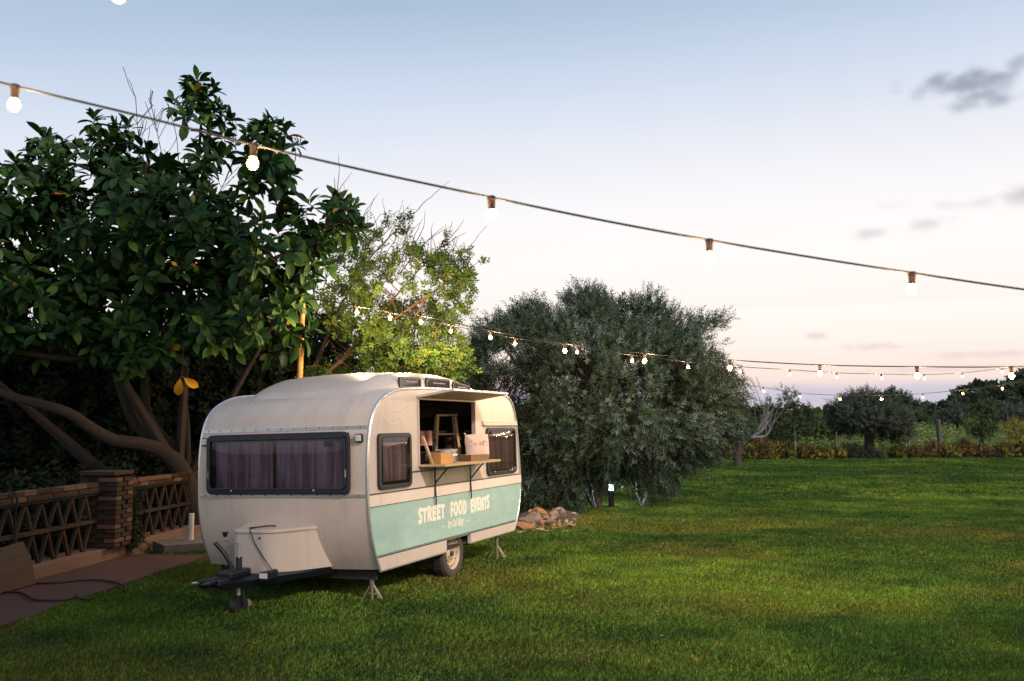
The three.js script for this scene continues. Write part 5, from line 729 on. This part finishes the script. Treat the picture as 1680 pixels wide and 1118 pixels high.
  bush('olive_tree', 'round pruned olive tree on a thick trunk beyond the lawn', 'tree', f, [b(1425, 688, 52, 22), b(1390, 684, 25, 26), b(1458, 692, 34, 22), b(1428, 666, 18, 16), b(1400, 664, 14, 12), b(1422, 655, 7, 10), b(1474, 706, 16, 16)], SHOOT.olive, 2600, C.ol, { seed: 72, scale: 2.1, trunk: [[f, ...tr([[1427, 735], [1425, 712], [1420, 700]], d)], tr([[1425, 712], [1445, 700], [1460, 690]], d), tr([[1425, 712], [1405, 700], [1392, 688]], d)], rMax: .27, bark: M.barkDark });
  bush('bushy_tree', 'tall round bushy tree rising behind the pruned olive', 'tree', foot(1472, 78), [b(1474, 675, 26, 24, 78), b(1462, 662, 18, 14, 78), b(1488, 690, 20, 18, 78)], SHOOT.far, 900, C.dg, { seed: 73, scale: 1.5, trunk: [[foot(1472, 78), P(1472, 700, 78), P(1472, 690, 78)]], rMax: .25, bark: M.barkDark });
  bush('green_bush', 'mid green bush left of the pruned olive behind the meadow', 'bush', foot(1345, 56), [b(1342, 708, 26, 20, 56), b(1330, 690, 14, 10, 56), b(1362, 712, 14, 14, 56), b(1350, 694, 12, 8, 56)], SHOOT.far, 420, C.gr, { seed: 74, scale: .9 });
  bush('green_bush', 'dark bush behind the branches of the bare pruned tree', 'bush', foot(1255, 54), [b(1255, 722, 34, 22, 54), b(1285, 716, 22, 20, 54), b(1225, 722, 30, 20, 54)], SHOOT.far, 420, C.dg, { seed: 75, scale: .9 });
  bush('grey_bush', 'grey green rounded bush in front of the wooded hill', 'bush', foot(1575, 74), [b(1578, 693, 30, 18, 74), b(1560, 700, 22, 14, 74)], SHOOT.olive, 900, C.ol, { seed: 76, scale: 3 });
  bush('grey_bush', 'long grey green bush at the right below the wooded hill', 'bush', foot(1655, 80), [b(1650, 690, 40, 17, 80), b(1690, 686, 30, 16, 80)], SHOOT.olive, 1200, C.ol, { seed: 77, scale: 3.2 });
  bush('dark_bush', 'dark bushes in the gap between bushy tree and hill', 'bush', foot(1515, 90), [b(1520, 696, 24, 12, 90), b(1540, 700, 18, 12, 90), b(1505, 704, 20, 10, 90)], SHOOT.far, 420, C.dg, { seed: 78, scale: 1.4 });
  d = edge(1613, 1.6); f = foot(1614, d); bush('young_tree', 'young leafy tree with a thin trunk right of the thick fence post', 'tree', f, [b(1613, 688, 17, 24), b(1606, 668, 9, 9), b(1622, 668, 8, 8), b(1600, 706, 12, 10), b(1616, 708, 15, 11)], SHOOT.broad, 520, [[.05, .075, .022], [.04, .06, .02], [.07, .095, .025]], { seed: 79, scale: 1.4, trunk: [[f, ...tr([[1613, 730], [1613, 705]], d)]], rMax: .07, bark: M.barkDark });
  d = edge(1590, 1.2); f = foot(1591, d); bush('sapling', 'slim light green sapling just right of the thick fence post', 'tree', f, [b(1592, 700, 8, 7), b(1587, 692, 5, 5), b(1596, 690, 4, 6)], SHOOT.broad, 70, C.gr.map((c) => c.map((v) => v * 1.5)), { seed: 80, scale: 1, trunk: [[f, ...tr([[1591, 722], [1591, 704]], d)]], rMax: .03, twigs: 12 });
  d = edge(1668, .6); f = foot(1668, d); bush('golden_shrub', 'tall golden yellow shrub near the right frame edge', 'shrub', f, [b(1664, 704, 14, 12), b(1675, 716, 14, 14), b(1662, 696, 8, 7), b(1668, 734, 18, 14), b(1690, 712, 10, 14)], SHOOT.broad, 420, [[.34, .27, .03], [.28, .24, .03], [.2, .18, .03], [.12, .12, .02]], { seed: 81, scale: 1 });
  // fence posts
  for (const [px, y0, w, lean, mt, label] of [[1303, 700, 4, .02, M.barkPale, 'pale wooden stake standing by the dark leaved tree'], [1372, 710, 3, 0, M.barkGrey, 'thin grey fence post left of the pruned olive'], [1490, 700, 3.2, .01, M.barkGrey, 'thin fence post among the weeds right of the olive'], [1542, 689, 8.5, -.03, M.barkPost, 'thick weathered fence post beyond the lawn']]) { const dd = edge(px, .9), p = foot(px, dd), o = thing('fence_post', label, 'post', p), hh = P(px, y0, dd).y - p.y; part('post_shaft', cyl(w * dd / FPX * .56, w * dd / FPX * .44, V3(0, -.1, 0), V3(lean * hh, hh, 0), 9), mt, o); part('post_top', cyl(w * dd / FPX * .44, w * dd / FPX * .3, V3(lean * hh, hh, 0), V3(lean * hh, hh + .03, 0), 9), mt, o); }
  { const a = edge(1303, .9), z = edge(1680, .9), pts = [1240, 1303, 1372, 1490, 1542, 1700].map((px) => { const dd = edge(px, .9), p = foot(px, dd); return p; }); const w = thing('wire_fence', 'thin wires of a field fence strung between the posts', 'fence', [0, 0, 0]); for (const h of [.5, 1.0]) part('wire', tube(pts.map((p) => V3(p.x, p.y + h, p.z)), .004, 40, 4), M.steel, w); }
  // weeds on the slope, and the woods
  const r = rng(91), li = []; while (li.length < 9000) { const zf = 44 + 34 * r() ** 1.4, x = zf * mix(.20, .75, r()), z = -zf; if (zf < lawnEnd(x) + .9) continue; const n = fbm(x * .25, z * .25, 3), c = mix3([.10, .18, .045], [.20, .27, .075], n), k = .75 + .5 * r(), s = (1.1 + 1.6 * n) * (.7 + .6 * r()); const dd = V3((r() - .5) * .7, 1, (r() - .5) * .7).normalize(); li.push([V3(x, terrainH(x, z) - .03, z), qTo(dd, r() * 6), V3(s, s * 1.4, s), r() < .05 ? [.3 * k, .26 * k, .12 * k] : c.map((v) => v * k)]); }
  tag(instances('tall_weeds', SHOOT.broad, LM, li, scene), 'tall green weeds on the slope beyond the lawn', 'weeds');
  const crown = (seed, n) => { const q = rng(seed), a = []; for (let k = 0; k < n; k++) { const dv = rndDir(q); if (dv.y < -.5) dv.y *= -1; const f = .7 + .5 * fbm(dv.x * 2 + seed, dv.y * 2 + dv.z * 1.7, 3); a.push(placeLeaf(LF.broad, dv.clone().multiplyScalar(f), dv.clone().add(rndDir(q).multiplyScalar(.9)), rndDir(q), .26 + .16 * q())); } a.push(new THREE.IcosahedronGeometry(.62, 1).deleteAttribute('uv')); return mergeGeometries(a.map((g) => g.index ? g.toNonIndexed() : g)); };
  const cg = [crown(1, 240), crown(2, 240), crown(3, 240)];
  for (let v = 0; v < 3; v++) { const l = []; while (l.length < 130) { const zf = mix(95, 230, r()), k = mix(.44, 1.15, r()), x = zf * k, h = terrainH(x, -zf), s = (1.6 + 1.5 * r()) * (k < .5 ? .6 : 1), kk = .7 + .6 * r(); l.push([V3(x, h + s * .55, -zf), new THREE.Quaternion().setFromEuler(e0.set(0, r() * 6.3, 0)), V3(s * 1.15, s, s * 1.15), (r() < .3 ? [.07, .085, .055] : [.045, .065, .035]).map((q) => q * kk)]); } tag(instances('woodland', cg[v], LM, l, scene), ['dense dark woods covering the distant hill at the right', 'further dark tree crowns mixed into the woods on the hill', 'remaining tree crowns among the woods on the hill'][v], 'woods'); }
  const l = []; while (l.length < 200) { const zf = mix(85, 180, r()), x = zf * mix(-.9, .52, r()), s = .8 + 1.2 * r(), kk = .7 + .6 * r(); l.push([V3(x, terrainH(x, -zf) + s * .4, -zf), new THREE.Quaternion().setFromEuler(e0.set(0, r() * 6.3, 0)), V3(s * 1.4, s, s * 1.4), [.035 * kk, .05 * kk, .025 * kk]]); } tag(instances('scrub', cg[0], LM, l, scene), 'distant low scrub along the horizon behind the trees', 'scrub');
}
// fallen leaves on the lawn
{
  const r = rng(14), l = []; for (let k = 0; k < 45; k++) { const zf = 6 + 16 * r(), x = (r() - .45) * 1.1 * zf; if (x < pathX(zf)) continue; const kk = .6 + .7 * r(); l.push([V3(x, .035 + .02 * r(), -zf), new THREE.Quaternion().setFromEuler(e0.set(1.57 + (r() - .5) * .8, r() * .6, r() * 6.3)), V3(.07, .07, .07).multiplyScalar(.5 + .5 * r()), r() < .3 ? [.38 * kk, .13 * kk, .06 * kk] : [.34 * kk, .24 * kk, .12 * kk]]); }
  tag(instances('fallen_leaves', LF.broad, std([1, 1, 1], .8), l, scene), 'dry fallen leaves scattered over the lawn', 'leaves');
}
renderer.render(scene, camera);
